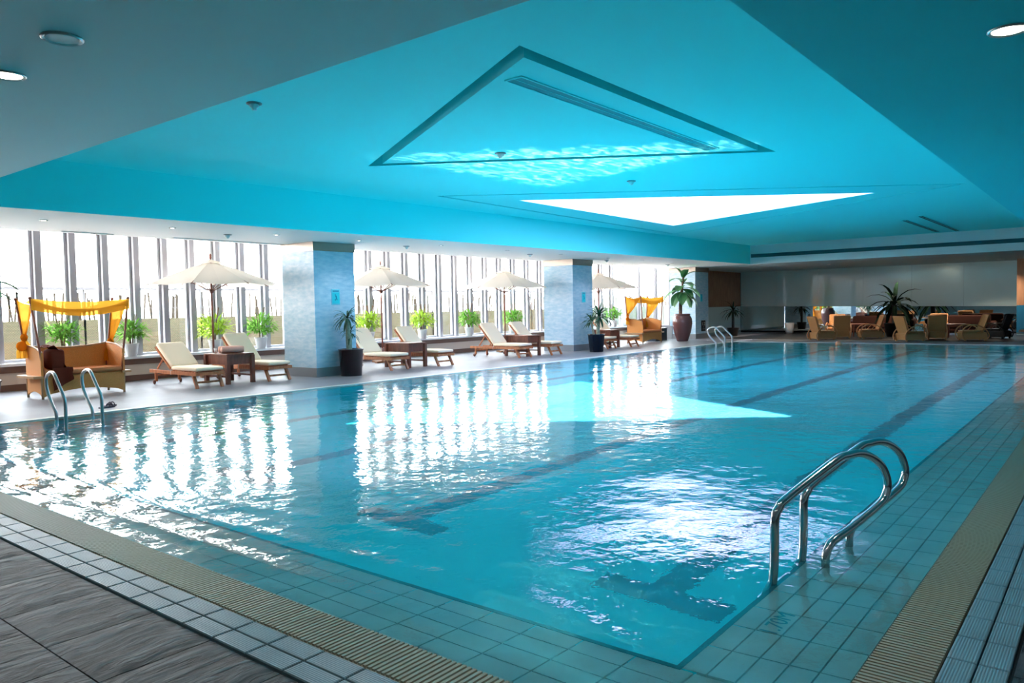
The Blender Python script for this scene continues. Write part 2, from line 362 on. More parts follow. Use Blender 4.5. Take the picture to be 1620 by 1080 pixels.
    def rbox(s, x0, y0, z0, x1, y1, z1, r=.03, n=3):
        # pillow-like box: rounded in section, via superellipse rings along x
        cy_, cz = (y0 + y1) / 2, (z0 + z1) / 2; hy, hz = (y1 - y0) / 2, (z1 - z0) / 2; K = 20
        xs = [(x0, 1 - r * 1.0 / max(hz, .01) * .5), (x0 + r * .3, .93), (x0 + r, 1.0), (x1 - r, 1.0), (x1 - r * .3, .93), (x1, 1 - r / max(hz, .01) * .5)]
        v = []
        for x, sc in xs:
            for k in range(K):
                a = 2 * PI * k / K; ca, sa = math.cos(a), math.sin(a); e = .28
                yy = math.copysign(abs(ca) ** e, ca) * (hy - (1 - sc) * hz); zz = math.copysign(abs(sa) ** e, sa) * hz * sc
                v.append((x, cy_ + yy, cz + zz))
        f = [tuple(range(K))[::-1], tuple(range(5 * K, 6 * K))]
        for i in range(5):
            for k in range(K): f.append((i * K + k, i * K + (k + 1) % K, (i + 1) * K + (k + 1) % K, (i + 1) * K + k))
        return s.add(v, f)
    def xf(s, mtx):
        s.v = [tuple(mtx @ Vector(p)) for p in s.v]; return s
    def mesh(s, name, m, smooth=False):
        me = bpy.data.meshes.new(name); me.from_pydata(s.v, [], s.f); me.materials.append(m)
        if smooth:
            me.polygons.foreach_set('use_smooth', [True] * len(me.polygons))
        me.update(); return me
    def build(s, name, m, parent=None, smooth=False, loc=None):
        o = bpy.data.objects.new(name, s.mesh(name, m, smooth)); C.objects.link(o)
        if parent: o.parent = parent
        if loc: o.location = loc
        return o

def tag(o, label=None, cat=None, group=None, kind=None):
    if label: o['label'] = label
    if cat: o['category'] = cat
    if group: o['group'] = group
    if kind: o['kind'] = kind
    return o
def empty(name, loc=(0, 0, 0), rz=0.0):
    o = bpy.data.objects.new(name, None); C.objects.link(o); o.location = loc; o.rotation_euler = (0, 0, rz); o.empty_display_size = .1
    return o
KIDS = {}
def kids(o):
    return [c for c in C.objects if c.parent == o]
def copy_tree(o, parent=None):
    c = o.copy(); C.objects.link(c); c.parent = parent
    for ch in kids(o): copy_tree(ch, c)
    return c
def smooth_path(pts, k=5):
    pts = [Vector(p) for p in pts]; out = []
    for i in range(len(pts) - 1):
        p0 = pts[max(i - 1, 0)]; p1 = pts[i]; p2 = pts[i + 1]; p3 = pts[min(i + 2, len(pts) - 1)]
        for j in range(k):
            t = j / k
            out.append(.5 * ((2 * p1) + (p2 - p0) * t + (2 * p0 - 5 * p1 + 4 * p2 - p3) * t * t + (3 * p1 - p0 - 3 * p2 + p3) * t ** 3))
    out.append(pts[-1]); return out
ORD = 'first second third fourth fifth sixth seventh eighth ninth tenth eleventh twelfth thirteenth fourteenth fifteenth sixteenth seventeenth eighteenth nineteenth twentieth'.split()
ORD += ['twenty-' + w_ for w_ in ORD[:9]] + ['thirtieth'] + ['thirty-' + w_ for w_ in ORD[:9]]
def text_mesh(body, size, m, parent, name, mtx, extr=.001):
    cu = bpy.data.curves.new('t', 'FONT'); cu.body = body; cu.size = size; cu.extrude = extr; cu.align_x = 'CENTER'; cu.align_y = 'CENTER'
    to = bpy.data.objects.new('t', cu); C.objects.link(to); bpy.context.view_layer.update()
    me = bpy.data.meshes.new_from_object(to); bpy.data.objects.remove(to)
    me.materials.clear(); me.materials.append(m); me.name = name
    o = bpy.data.objects.new(name, me); C.objects.link(o); o.matrix_world = mtx
    if parent:
        o.parent = parent
    return o

# ================================================================== SETTING
ZS, ZC = 3.07, 3.83            # soffit and raised ceiling
XN, XF = 3.19, 30.45           # soffit opening along the pool
def yw(x): return 12.52 - (x - 3.2) * .0242     # window-side edge of the opening
YR = 1.61
XR = 30.52
XL, XE = -7.0, 38.4            # room ends
YB, YG = -5.0, 17.95           # right wall, glass plane
def st(o, label): return tag(o, label, None, None, 'structure')
# --- soffits (slabs)
def slab(poly, z0, z1): return MB().prism(poly, 2, z0, z1)
st(slab([(XL, YB), (XN, YB), (XN, 15.6), (XL, 15.6)], ZS, 4.05).build('ceiling', M['soff_n']), 'grey low soffit over the near end of the pool')
st(slab([(XN, YB), (XE, YB), (XE, YR), (XN, YR)], ZS, 4.05).build('ceiling', M['soff_r']), 'low soffit along the side with the near ladder, tinted teal with pool light')
st(slab([(XN, yw(XN)), (XF, yw(XF)), (XF, 15.6), (XN, 15.6)], ZS, ZC + .02).build('ceiling', M['soff_w']), 'pale low soffit with downlights along the window side')
st(slab([(XF, YR), (XE, YR), (XE, 15.6), (XF, 15.6)], ZS, ZC + .02).build('ceiling', M['soff_f']), 'grey low soffit over the far lounge area')
st(slab([(XL, 15.6), (XR + .1, 15.6), (XR + .1, 18.4), (XL, 18.4)], 3.36, 4.05).build('ceiling', M['soff_w']), 'white ceiling recess right above the windows')
st(slab([(XR + .12, 15.8), (44, 15.8), (44, 19.5), (XR + .12, 19.5)], 3.66, 3.9).build('light_block_slab', M['soff_f']), 'slab outside beyond the return windows, added to block sun and sky')  # added slab, keeps sun and sky off the return windows and fence
# bulkhead faces, coloured like the ceiling and far soffit
def face(a, b, m, lab, t=.02):
    a = Vector((*a, 0)); b = Vector((*b, 0)); d = (b - a).normalized(); n = Vector((-d.y, d.x, 0)) * t
    poly = [a.xy, b.xy, (b + n).xy, (a + n).xy]
    return st(slab(poly, ZS + .001, ZC + .01).build('trim_bulkhead', m), lab)
face((XF, yw(XF)), (XN, yw(XN)), M['ceil'], 'vertical bulkhead face on the window side, tinted turquoise with pool light', .02)
bf = face((XF, YR), (XF, yw(XF)), M['soff_f'], 'pale grey vertical bulkhead face at the far end', .02)
MB().box(XF - .045, 2.0, 3.33, XF - .02, 11.8, 3.47).build('air_slot', M['dark'], bf)
# raised ceiling with triangular recesses
def tri_off(T, d):
    # inset triangle by d (CCW or CW)
    T = [Vector(p) for p in T]; c = sum(T, Vector((0, 0))) / 3; L_ = []
    for i in range(3):
        a, b = T[i], T[(i + 1) % 3]; e = (b - a).normalized(); n = Vector((-e.y, e.x))
        if n.dot(c - a) < 0: n = -n
        L_.append((a + n * d, e))
    out = []
    for i in range(3):
        (p, e), (q, g) = L_[i - 1], L_[i]
        den = e.x * g.y - e.y * g.x; t = ((q.x - p.x) * g.y - (q.y - p.y) * g.x) / den
        out.append(p + e * t)
    return out
T1 = [(5.47, 4.225), (11.92, 4.22), (8.33, 9.58)]
T1i = tri_off(T1, .17)
T2o = [(11.47, 11.1), (17.95, 2.48), (23.24, 11.66)]
T2 = [(13.23, 10.33), (17.98, 4.21), (20.83, 10.44)]
import bmesh
def holed(outer, holes, z, name, m, up=.22):
    bm = bmesh.new(); es = []
    for loop in [outer] + holes:
        vs_ = [bm.verts.new((p[0], p[1], z)) for p in loop]
        for i in range(len(vs_)): es.append(bm.edges.new((vs_[i], vs_[(i + 1) % len(vs_)])))
    bmesh.ops.triangle_fill(bm, use_beauty=True, use_dissolve=False, edges=es)
    r = bmesh.ops.extrude_face_region(bm, geom=bm.faces[:])
    for v in r['geom']:
        if isinstance(v, bmesh.types.BMVert): v.co.z += up
    bmesh.ops.recalc_face_normals(bm, faces=bm.faces[:])
    me = bpy.data.meshes.new(name); bm.to_mesh(me); bm.free(); me.materials.append(m)
    o = bpy.data.objects.new(name, me); C.objects.link(o); return o
T2g = tri_off(T2o, .075)
ce = st(holed([(XN, YR), (XF, YR), (XF, yw(XF)), (XN, yw(XN))], [T1, T2o], ZC, 'ceiling', M['ceil']), 'raised ceiling over the pool, tinted bright turquoise with pool light')
slab(T1i, ZC, ZC + .22).build('triangle_panel', M['ceil'], ce)
slab(T1, ZC + .16, ZC + .21).build('slot_back', M['dark'], ce)
holed(T2g, [T2], ZC, 'triangle_surround', M['ceil'], .018).parent = ce
holed(T2o, [tri_off(T2o, .4)], ZC + .02, 'slot_back', M['dark'], .02).parent = ce
# skylight: white light well with glazing on top
sk = st(empty('window_skylight', (17.3, 8.3, ZC)), 'triangular white skylight well cut in the turquoise ceiling')
sk.location = (0, 0, 0)
for i in range(3):
    a, b = Vector(T2[i]), Vector(T2[(i + 1) % 3]); e = (b - a).normalized(); n = Vector((-e.y, e.x)); cc = (Vector(T2[0]) + Vector(T2[1]) + Vector(T2[2])) / 3
    if n.dot(cc - a) > 0: n = -n
    slab([a - n * .012, b - n * .012, b + n * .05, a + n * .05], ZC + .004, 4.5).build('well_wall', M['well'], sk)
slab(tri_off(T2, -.05), 4.42, 4.44).build('pane', M['sglass'], sk)
# linear diffusers
def diffuser(name, x0, x1, y0, y1, z, m, label):
    t = tag(empty(name, ((x0 + x1) / 2, (y0 + y1) / 2, z)), label, 'air diffuser')
    dx, dy = (x1 - x0) / 2, (y1 - y0) / 2
    MB().box(-dx, -dy, -.008, dx, dy, .0).build('slot', m, t)
    fr = MB(); e = .018
    fr.box(-dx - e, -dy - e, -.014, dx + e, -dy, 0).box(-dx - e, dy, -.014, dx + e, dy + e, 0).box(-dx - e, -dy, -.014, -dx, dy, 0).box(dx, -dy, -.014, dx + e, dy, 0)
    fr.build('frame', M['ceil'] if z > 3.5 else M['soff_w'], t)
    MB().box(-dx, -.004, -.012, dx, .004, -.008).build('blade', M['ceil'] if z > 3.5 else M['soff_w'], t)
    return t
diffuser('linear_diffuser', 6.2, 11.0, 4.77, 4.96, ZC, mat('diffuser_teal', (.03, .32, .35), .7, .2), 'long dark linear diffuser inside the first ceiling triangle')
diffuser('linear_diffuser', 24.7, 29.9, 4.93, 5.07, ZC, M['dark'], 'far pair of ceiling slots, the one nearer the windows')
diffuser('linear_diffuser', 23.85, 30.1, 4.36, 4.49, ZC, M['dark'], 'far pair of ceiling slots, the one away from the windows')
diffuser('linear_diffuser', 5.9, 6.8, 15.30, 15.36, ZS, M['brown'], 'short narrow slot in the window soffit above the rattan sofa')
diffuser('linear_diffuser', 8.0, 10.6, 15.22, 15.28, ZS, M['brown'], 'narrow slot in the window soffit above the first parasol')

# --- walls
st(MB().box(XL - .2, YB - .2, -.1, XE + .2, YB, 4.0).build('wall_right', M['wallp']), 'plain grey teal side wall')
st(MB().box(XL - .2, YB, -.1, XL, 18.4, 4.0).build('wall_near', M['wallp']), 'plain grey teal end wall behind the viewer')
st(MB().box(XL, 17.6, -.1, .9, 18.3, 4.0).build('wall_left', M['soff_w']), 'pale solid wall beside the first window')
# far wall: backing, wood panel, frosted panels, mirror panels
wf = st(MB().box(XE + .03, YB, -.1, XE + .25, 18.4, 4.0).build('wall_far', M['wallp']), 'far end wall with mirrors below frosted glass')
ZM0, ZM1 = 0.08, 1.20
def mz(y): return 1.15 + (y - 3.3) * .0148
ys = [3.35, 5.4, 7.45, 9.5, 11.55, 13.6, 15.44]
for i in range(6):
    a, b = ys[i] + .004, ys[i + 1] - .004
    MB().prism([(a, mz(a)), (b, mz(b)), (b, ZS), (a, ZS)], 0, XE - .02, XE + .03).build('frosted_panel', M['frost'], wf)
for a, b in zip([3.35] + [5.4, 8.0, 10.6, 13.2], [5.4, 8.0, 10.6, 13.2, 15.44]):
    MB().prism([(a, ZM0), (b, ZM0), (b, mz(b) - .004), (a, mz(a) - .004)], 0, XE - .005, XE + .03).build('mirror_panel', M['mirror'], wf)
MB().box(XE - .03, 2.4, 0, XE + .03, 15.45, ZM0).build('baseboard', M['deckd'], wf)
pe = st(MB().box(36.9, -1.0, 0, XE, 3.33, ZS).build('pillar', M['wallp']), 'wall return closing the mirrored wall at the far corner')
MB().box(36.88, .5, 1.2, 36.9, 3.33, ZS).build('wood_panel', M['lwood'], pe)
MB().box(36.88, .5, .1, 36.9, 3.33, 1.195).build('blue_panel', mat('blue_panel', (.02, .16, .30), .3, .4), pe)

# --- window wall
FX = [5.1, 5.76, 6.38, 6.98, 7.59, 8.19, 8.80, 9.41, 10.02, 10.65]
FX = [r_ * 17.72 / 15.9 for r_ in (5.06 + .0, 5.75, 6.36, 6.97, 7.59, 8.19, 8.80, 9.41, 10.02, 10.65, 11.28, 11.93, 12.6, 13.24, 13.87, 14.54, 15.21, 15.89, 16.58, 17.27, 17.97, 18.69, 19.40, 20.13, 20.89, 21.63, 22.4, 23.2, 24.0, 24.8, 25.62, 26.46, 27.29)]
step0 = .68
pre = []
x_ = FX[0] - step0
while x_ > 1.3: pre.append(x_); x_ -= step0
FX = pre[::-1] + FX
FD, FW, FZ0, FZ1 = .10, .13, .56, 3.37
wcount = 0
WIN = []
for i in range(len(FX) - 1):
    x0, x1 = FX[i], FX[i + 1]; wcount += 1
    wo = st(empty('window_%d' % wcount, (x0, 17.72, FZ0)), '%s narrow full height window of the long window wall, counted from the near end' % ORD[wcount - 1])
    WIN.append(wo); h = FZ1 - FZ0; g = x1 - x0
    MB().box(-FW, 0, 0, 0, FD, h).build('mullion', M['fin'], wo)
    MB().box(-FW - .004, FD, 0, .004, FD + .02, h).build('gasket', M['gasket'], wo)
    fr = MB(); fr.box(.0, FD + .02, 0, .05, FD + .1, h).box(g - FW - .06, FD + .02, 0, g - FW, FD + .1, h).box(.05, FD + .02, 0, g - FW - .06, FD + .1, .06).box(.05, FD + .02, h - .06, g - FW - .06, FD + .1, h)
    fr.build('frame', M['frame'], wo)
    MB().box(.05, FD + .05, .06, g - FW - .06, FD + .062, h - .06).build('pane', M['pane'], wo)
MB().box(-FW, 0, 0, 0, FD, FZ1 - FZ0).build('mullion', M['fin'], WIN[-1], loc=(FX[-1] - FX[-2], 0, 0))
# return wall of windows at the far end (faces the pool's near end), meeting the third pillar
XR = 30.52
py = [17.9, 17.0, 16.15, 15.42]
for i in range(3):
    wcount += 1; y0, y1 = py[i], py[i + 1]
    wo = st(empty('window_%d' % wcount, (XR, y0, .56)), '%s wide window of the return beside the third pillar, counted from the window wall' % ORD[i]); h = 2.81
    MB().box(-.06, y1 - y0, 0, .06, y1 - y0 + .09, h).build('mullion', M['fin'], wo)
    fr = MB(); fr.box(-.03, -.05, 0, .03, 0, h).box(-.03, y1 - y0 + .09, 0, .03, y1 - y0 + .13, h).box(-.03, y1 - y0 + .13, 0, .03, -.05, .05).box(-.03, y1 - y0 + .13, h - .05, .03, -.05, h)
    fr.build('frame', M['frame'], wo)
    MB().box(-.006, y1 - y0 + .13, .05, .006, -.05, h - .05).build('pane', M['pane'], wo)
xg = FX[-1]
st(MB().box(xg, 17.72, 0, XR + .06, 17.95, 3.37).build('wall_left', M['fin']), 'short pale wall between the window wall and the return')
wl_ = st(MB().box(31.74, 15.5, -.1, XE + .2, 15.75, 4.0).build('wall_left', M['wallp']), 'side wall behind the third pillar with a wood panel over dark glass')
MB().box(32.6, 15.46, 1.34, XE - .03, 15.5, ZS).build('wood_panel', M['lwood'], wl_)
MB().box(31.8, 15.47, .1, XE - .03, 15.5, 1.33).build('glass_panel', M['frost'], wl_)
st(MB().box(XR - .1, 15.35, 0, XR + .1, 17.95, .56).build('trim_return_sill', M['plinth']), 'low dark wall under the return windows')
# ledge under the window wall
lg = st(MB().box(XL, 17.58, 0, XR - .1, 18.4, .50).build('trim_window_ledge', M['cream']), 'cream stone ledge running below the window wall')
MB().box(XL, 17.53, .50, XR - .1, 18.4, .555).build('sill', M['sill'], lg)
MB().box(XL, 17.555, .37, XR - .1, 17.6, .498).build('upper_band', M['brown'], lg)
MB().box(XL, 17.555, 0, XR - .1, 17.6, .13).build('baseboard', M['brown'], lg)

# --- pillars
def pillar(x0, x1, y0, y1, label):
    p = st(empty('pillar', ((x0 + x1) / 2, (y0 + y1) / 2, 0)), label)
    a, b = (x1 - x0) / 2, (y1 - y0) / 2
    MB().box(-a, -b, .21, a, b, 2.87).build('shaft', M['pillar'], p)
    MB().box(-a - .012, -b - .012, 0, a + .012, b + .012, .21).build('baseboard', M['plinth'], p)
    MB().box(-a - .02, -b - .02, 2.87, a + .02, b + .02, ZS).build('cap_band', M['band'], p)
    return p
pillar(10.72, 11.88, 14.26, 15.46, 'blue mosaic pillar nearest the viewer, beside the oxblood pot')
pillar(21.12, 22.32, 14.26, 15.46, 'blue mosaic pillar in the middle, beside the navy pot')
pillar(30.45, 31.75, 14.26, 15.46, 'blue mosaic pillar at the far end, beside the big urn')

# --- floors
XW = 2.88; YWR = 1.44                      # pool walls near end / right
def yp(x): return 12.22 - (x - 4) * .028   # pool wall on the window side
XPF = 28.6
fl = st(MB().prism([(XL, 12.62), (XE, 12.02 - .2), (XE, 15.6), (XR, 15.6), (XR, 17.7), (XL, 17.7)], 2, -.12, 0).build('floor', M['deck']), 'light grey stone deck along the window side')
st(MB().prism([(XPF + .32, -5), (32.2, -5), (32.2, 11.83), (XPF + .32, 11.9)], 2, -.12, -.002).build('floor', M['deck']), 'grey stone deck strip at the far end of the pool')
st(MB().prism([(30.9, -5), (XE, -5), (XE, 13.3), (30.9, 13.3)], 2, -.1, .006).build('floor', M['deckd']), 'black polished floor of the far lounge area')
fb = st(MB().box(XL, YB, -.2, 2.06, 12.62, -.03).build('floor', M['joint']), 'dark slate paving at the near end of the pool')
fr_ = st(MB().box(2.06, YB, -.2, XE, .56, -.03).build('floor', M['joint']), 'dark paving and ribbed tiles along the ladder side')
# deck joints on the window side: thin slabs of stone are too far to pick apart
# slate slabs at the near end
SL = []
def slab_mesh(seed, lx, ly):
    random.seed(seed); n = 7
    def fn(u, v):
        e = min(u, 1 - u, v, 1 - v)
        z = (random.random() - .5) * .007 + .0
        if e < .01: z = -.007
        return ((u - .5) * lx, (v - .5) * ly, z)
    b = MB().grid(fn, n, n)
    # skirt
    b.box(-lx / 2, -ly / 2, -.03, lx / 2, ly / 2, -.0075)
    return b.mesh('slab', M['slate'], False)
for cx, lx, off, k0, k1 in ((1.573, .492, .045, -1, 16), (1.05, .54, .30, 0, 12), (.5, .54, .12, 1, 10)):
    mm = [slab_mesh(s, lx, .538) for s in (1, 2, 3)]
    for k in range(k0, k1):
        o = bpy.data.objects.new('slab', mm[k % 3]); C.objects.link(o); o.parent = fb
        o.location = (cx, .23 + off + .545 * k, -.002)
MB().box(XL, YB, -.03, .22, 12.6, -.004).build('slate_field', M['slate'], fb)
MB().box(.22, YB, -.03, 1.82, -.3, -.004).build('slate_field', M['slate'], fb)
MB().box(.22, 9.0, -.03, 1.82, 12.6, -.004).build('slate_field', M['slate'], fb)
# ribbed coping tiles, near end: two columns
tb = MB().bbox(-.0545, -.1305, -.03, .0545, .1305, 0.0, .004).mesh('tile', M['ribx'])
for cx in (1.885, 2.000):
    for k in range(34):
        o = bpy.data.objects.new('tile', tb); C.objects.link(o); o.parent = fb; o.location = (cx, .70 + .2715 * k - (.272 * 2), 0)
tb2 = MB().bbox(-.1275, -.0535, -.03, .1275, .0535, 0.0, .004).mesh('tile', M['riby'])
for cyy in (.503, .388):
    for k in range(30):
        o = bpy.data.objects.new('tile', tb2); C.objects.link(o); o.parent = fr_; o.location = (2.12 + .2655 * k, cyy, 0)
MB().box(10.2, .33, -.03, XPF, .56, -.002).build('tile_strip', M['riby'], fr_)
tb3 = [slab_mesh(s, .54, .478) for s in (5, 6, 7)]
for r_ in range(2):
    for k in range(14):
        o = bpy.data.objects.new('slab', tb3[(k + r_) % 3]); C.objects.link(o); o.parent = fr_; o.location = (2.2 + .545 * k + .2 * r_, .08 - .485 * r_, -.002)

# gratings: thin bars over a dark channel
gr = st(MB().box(2.06, .56, -.2, 2.335, 12.2, -.03).build('trim_grating_near', M['joint']), 'overflow channel with a ribbed khaki grating at the near end')
b = MB(); y = .60
while y < 9.5:
    b.box(2.07, y, -.03, 2.325, y + .017, -.002); y += .029
b.box(2.068, .58, -.028, 2.078, 9.5, -.012).box(2.318, .58, -.028, 2.328, 9.5, -.012)
tag(b.build('grating_bars', M['grate'], gr), 'close set khaki grating bars', None, None, 'stuff')
gr2 = st(MB().box(2.335, .56, -.2, XPF, .825, -.03).build('trim_grating_side', M['joint']), 'overflow channel with a ribbed khaki grating on the ladder side')
b = MB(); x = 2.345
while x < 14:
    b.box(x, .568, -.03, x + .017, .815, -.002); x += .029
while x < XPF:
    b.box(x, .568, -.03, x + .05, .815, -.004); x += .058
tag(b.build('grating_bars', M['grate'], gr2), 'close set khaki grating bars', None, None, 'stuff')

# pool basin
DP = -1.3
pb = st(MB().prism([(XW, YWR), (XPF, YWR), (XPF, yp(XPF)), (XW, yp(XW))], 2, DP - .1, DP).build('floor_pool', M['pool']), 'bright blue bottom of the swimming pool')
def wallseg(a, b, n, m, z0=DP, z1=-.055, t=.08, name='pool_wall'):
    a = Vector(a); b = Vector(b); n = Vector(n) * t
    return slab([a, b, b + n, a + n], z0, z1).build(name, m, pb)
wallseg((XW, YWR), (XW, yp(XW)), (-1, 0), M['pool']); wallseg((XW, YWR), (XPF, YWR), (0, -1), M['pool'])
wallseg((XPF, YWR), (XPF, yp(XPF)), (1, 0), M['pool']); wallseg((XW, yp(XW)), (XPF, yp(XPF)), (0, 1), M['pool'])
# dark edge line along the top of the walls
eb = M['lane']
slab([(XW - .015, YWR - .015), (XW + .012, YWR - .015), (XW + .012, yp(XW)), (XW - .015, yp(XW))], -.12, -.05).build('edge_line', eb, pb)
slab([(XW + .012, YWR - .015), (XPF, YWR - .015), (XPF, YWR + .012), (XW + .012, YWR + .012)], -.12, -.05).build('edge_line', eb, pb)
for y in (2.45, 5.0, 7.55, 10.12):
    l = MB().box(4.75, y - .125, DP, XPF - 1.6, y + .125, DP + .004).box(4.5, y - .5, DP, 4.75, y + .5, DP + .004).box(XPF - 1.6, y - .5, DP, XPF - 1.35, y + .5, DP + .004)
    l.build('lane_marking', M['lane'], pb)
# submerged lips of tiles
def lz(t): return -.012 - .043 * t     # t from grating (0) to wall (1)
lipn = st(MB().prism([(2.335, -.06), (XW - .015, -.1), (XW - .015, -.2), (2.335, -.2)], 1, .825, 12.2).build('trim_lip_near', M['grout']), 'submerged sloping lip of green tiles at the near end')
lipr = st(MB().prism([(.825, -.06), (YWR - .015, -.1), (YWR - .015, -.2), (.825, -.2)], 0, XW - .0, XPF).build('trim_lip_side', M['grout']), 'submerged sloping lip of green tiles on the ladder side')
def lip_tile(lx, ly, tx, ty):
    a, c_ = lx / 2, ly / 2; v = [(-a, -c_), (a, -c_), (a, c_), (-a, c_)]
    f = lambda p: p[0] * tx + p[1] * ty
    vs_ = [(p[0], p[1], -.05) for p in v] + [(p[0], p[1], f(p)) for p in v]
    return MB().add(vs_, [(4, 5, 6, 7), (0, 1, 5, 4), (1, 2, 6, 5), (2, 3, 7, 6), (3, 0, 4, 7)])
colw = .545 / 4
tn = lip_tile(colw - .007, .262, -.043 / .545, 0).mesh('tile', M['lip'])
for c_ in range(4):
    for k in range(40):
        o = bpy.data.objects.new('tile', tn); C.objects.link(o); o.parent = lipn
        o.location = (2.33 + colw * (c_ + .5), .96 + .27 * k, lz((c_ + .5) / 4))
cr = (YWR - .82) / 5
tr_ = lip_tile(.262, cr - .007, 0, -.043 / .62).mesh('tile', M['lip'])
rest = MB()
for c_ in range(5):
    for k in range(95):
        x = XW + .135 + .27 * k; yy = .82 + cr * (c_ + .5); z = lz((c_ + .5) / 5)
        if k < 60:
            o = bpy.data.objects.new('tile', tr_); C.objects.link(o); o.parent = lipr; o.location = (x, yy, z)
        elif x < XPF - .1:
            a, c2 = .131, (cr - .007) / 2
            rest.add([(x - a, yy - c2, z + .003), (x + a, yy - c2, z + .003), (x + a, yy + c2, z - .003), (x - a, yy + c2, z - .003)], [(0, 1, 2, 3)])
tag(rest.build('distant_tiles', M['lip'], lipr), 'distant lip tiles running to the far end', None, None, 'stuff')
# depth marking on a lip tile
text_mesh('1.70M', .12, M['lane'], lipr, 'depth_lettering', Matrix.Translation((3.545, .82 + cr * 3.5, lz(.7) + .0035)) @ Matrix.Rotation(.0, 4, 'Z') @ Matrix.Scale(.95, 4, (1, 0, 0)), .0006)
# far and window-side edges
cw = st(MB().prism([(XW - .6, yp(XW) + .0), (XPF + .32, yp(XPF)), (XPF + .32, yp(XPF) + .40), (XW - .6, yp(XW) + .42)], 2, -.2, -.03).build('trim_coping_left', M['lip']), 'wet coping along the window side of the pool')
def eslab(o0, o1, z0, z1, m, name):
    return slab([(XL, yp(XW) + o0 + .05), (XPF + .32, yp(XPF) + o0), (XPF + .32, yp(XPF) + o1), (XL, yp(XW) + o1 + .05)], z0, z1).build(name, m, cw)
eslab(.25, .36, -.1, .006, M['pale'], 'pale_strip')
eslab(.36, .47, -.1, .001, M['grate'], 'grating_strip')
cf = st(MB().box(XPF, .3, -.2, XPF + .32, 12.0, -.03).build('trim_coping_far', M['lip']), 'wet coping along the far end of the pool')
MB().box(XPF + .2, .3, -.1, XPF + .33, 12.0, .006).build('pale_strip', M['pale'], cf)

# water
def wfn(u, v):
    x = 2.335 + u * (XPF + .2 - 2.335); y0 = .822; y1 = yp(x) + .25
    return (x, y0 + v * (y1 - y0), -.0045)
wa = MB().grid(wfn, 60, 30).build('water', M['water'], None, True)
tag(wa, 'clear blue rippled water filling the swimming pool', None, None, 'structure')
try:
    wa.cycles.is_caustics_caster = True; pb.cycles.is_caustics_receiver = True
    for o in kids(pb): o.cycles.is_caustics_receiver = True
except Exception as e: print('caustics', e)

# --- outside: terrace, bamboo fence
st(MB().box(-10, 18.4, -.2, 60, 24, .1).build('floor_terrace', M['terrace']), 'sunlit terrace outside the windows')
fn_ = tag(empty('bamboo_fence', (15, 19.7, .1)), 'bamboo fence outside the windows with reed matting and loose tall canes', 'fence')
MB().box(-19, 0, 0, 15.2, .05, 1.30).build('reed_mat', M['mat'], fn_)
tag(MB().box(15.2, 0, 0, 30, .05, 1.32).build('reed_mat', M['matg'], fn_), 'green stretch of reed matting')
MB().box(-19, -.03, 2.02, 30, .05, 2.09).build('top_rail', M['rail'], fn_)
MB().box(-19, -.015, 1.56, 30, -.005, 1.575).build('wire', M['rail'], fn_)
for k in range(17): MB().box(-19 + 3 * k, .0, 0, -18.95 + 3 * k, .06, 2.05).build('post', M['rail'], fn_)
b = MB(); random.seed(3); x = -16
while x < 32:
    h = random.uniform(1.75, 2.0); l = random.gauss(0, .07)
    b.bar((x, .07, .9), (x + l, .07, h), .036, .03); x += random.choice((.05, .08, .12, .2))
tag(b.build('canes', M['bamboo'], fn_), 'thin leaning bamboo canes', None, None, 'stuff')
# ================================================================== LAMPS, SPRINKLERS
LAMP_W = 10
def lampspot(x, y, z, e, deg=120, col=(1, .98, .95)):
    l = bpy.data.lights.new('downlight_or_fill', 'SPOT'); l.energy = e; l.spot_size = math.radians(deg); l.spot_blend = .8; l.shadow_soft_size = .05; l.color = col
    o = bpy.data.objects.new('downlight_or_fill', l); C.objects.link(o); o.location = (x, y, z - .03)
def downlight(x, y, z, label, on=True, r=.05):
    if on and r != .0601: lampspot(x, y, z, (LAMP_W if r < .055 else 80 if r < .07 else 8), 120, (1, .82, .62) if .055 < r < .07 else (1, .98, .95))
    t = tag(empty('ceiling_light', (x, y, z)), label, 'downlight', 'recessed downlights')
    MB().lathe([(r * .98, -.002), (r * 1.22, -.014), (r * 1.3, -.006), (r * 1.3, 0)], 20, cap0=False).build('trim_ring', M['chrome'], t, True)
    MB().lathe([(.001, -.006), (r, -.006), (r, .0)], 20, cap0=False).build('lens', M['lamp'] if on else M['white'], t)
    return t
downlight(1.90, 5.67, ZS, 'glowing downlight in the grey near soffit, at the picture edge', True, .085)
downlight(1.86, 4.70, ZS, 'unlit white downlight in the grey near soffit', False, .085)
downlight(5.39, .54, ZS, 'glowing downlight alone in the teal side soffit', True, .085)
for i, (x, y) in enumerate([(5.04, 13.76), (7.08, 13.53), (9.21, 13.44), (11.32, 13.39), (13.76, 13.2), (16.42, 13.24), (18.93, 13.2), (21.78, 13.28), (24.09, 13.29), (26.6, 13.4), (29.0, 13.5)]):
    downlight(x, y, ZS, 'small downlight in the pale window soffit, %s from the near end' % ORD[i])
for i, (x, y) in enumerate([(33.37, 11.69), (33.86, 9.74), (34.81, 7.56), (35.19, 5.83), (36.08, 3.81)]):
    downlight(x, y, ZS, 'small downlight over the far lounge, front row, %s from the windows' % ORD[i], True, .06)
for i, (x, y) in enumerate([(35.93, 13.7), (36.59, 11.83), (37.0, 9.86), (37.6, 7.63), (37.9, 5.98)]):
    downlight(x, y, ZS, 'small downlight over the far lounge, back row, %s from the windows' % ORD[i], True, .0601)
for x, y in ((1.88, 2.7), (1.88, .7), (3.4, .54), (1.4, -1.5), (-.2, 2.7), (-.2, 5.6)):     # fill spots added out of view to lift the dark near floor
    lampspot(x, y, ZS, 5)
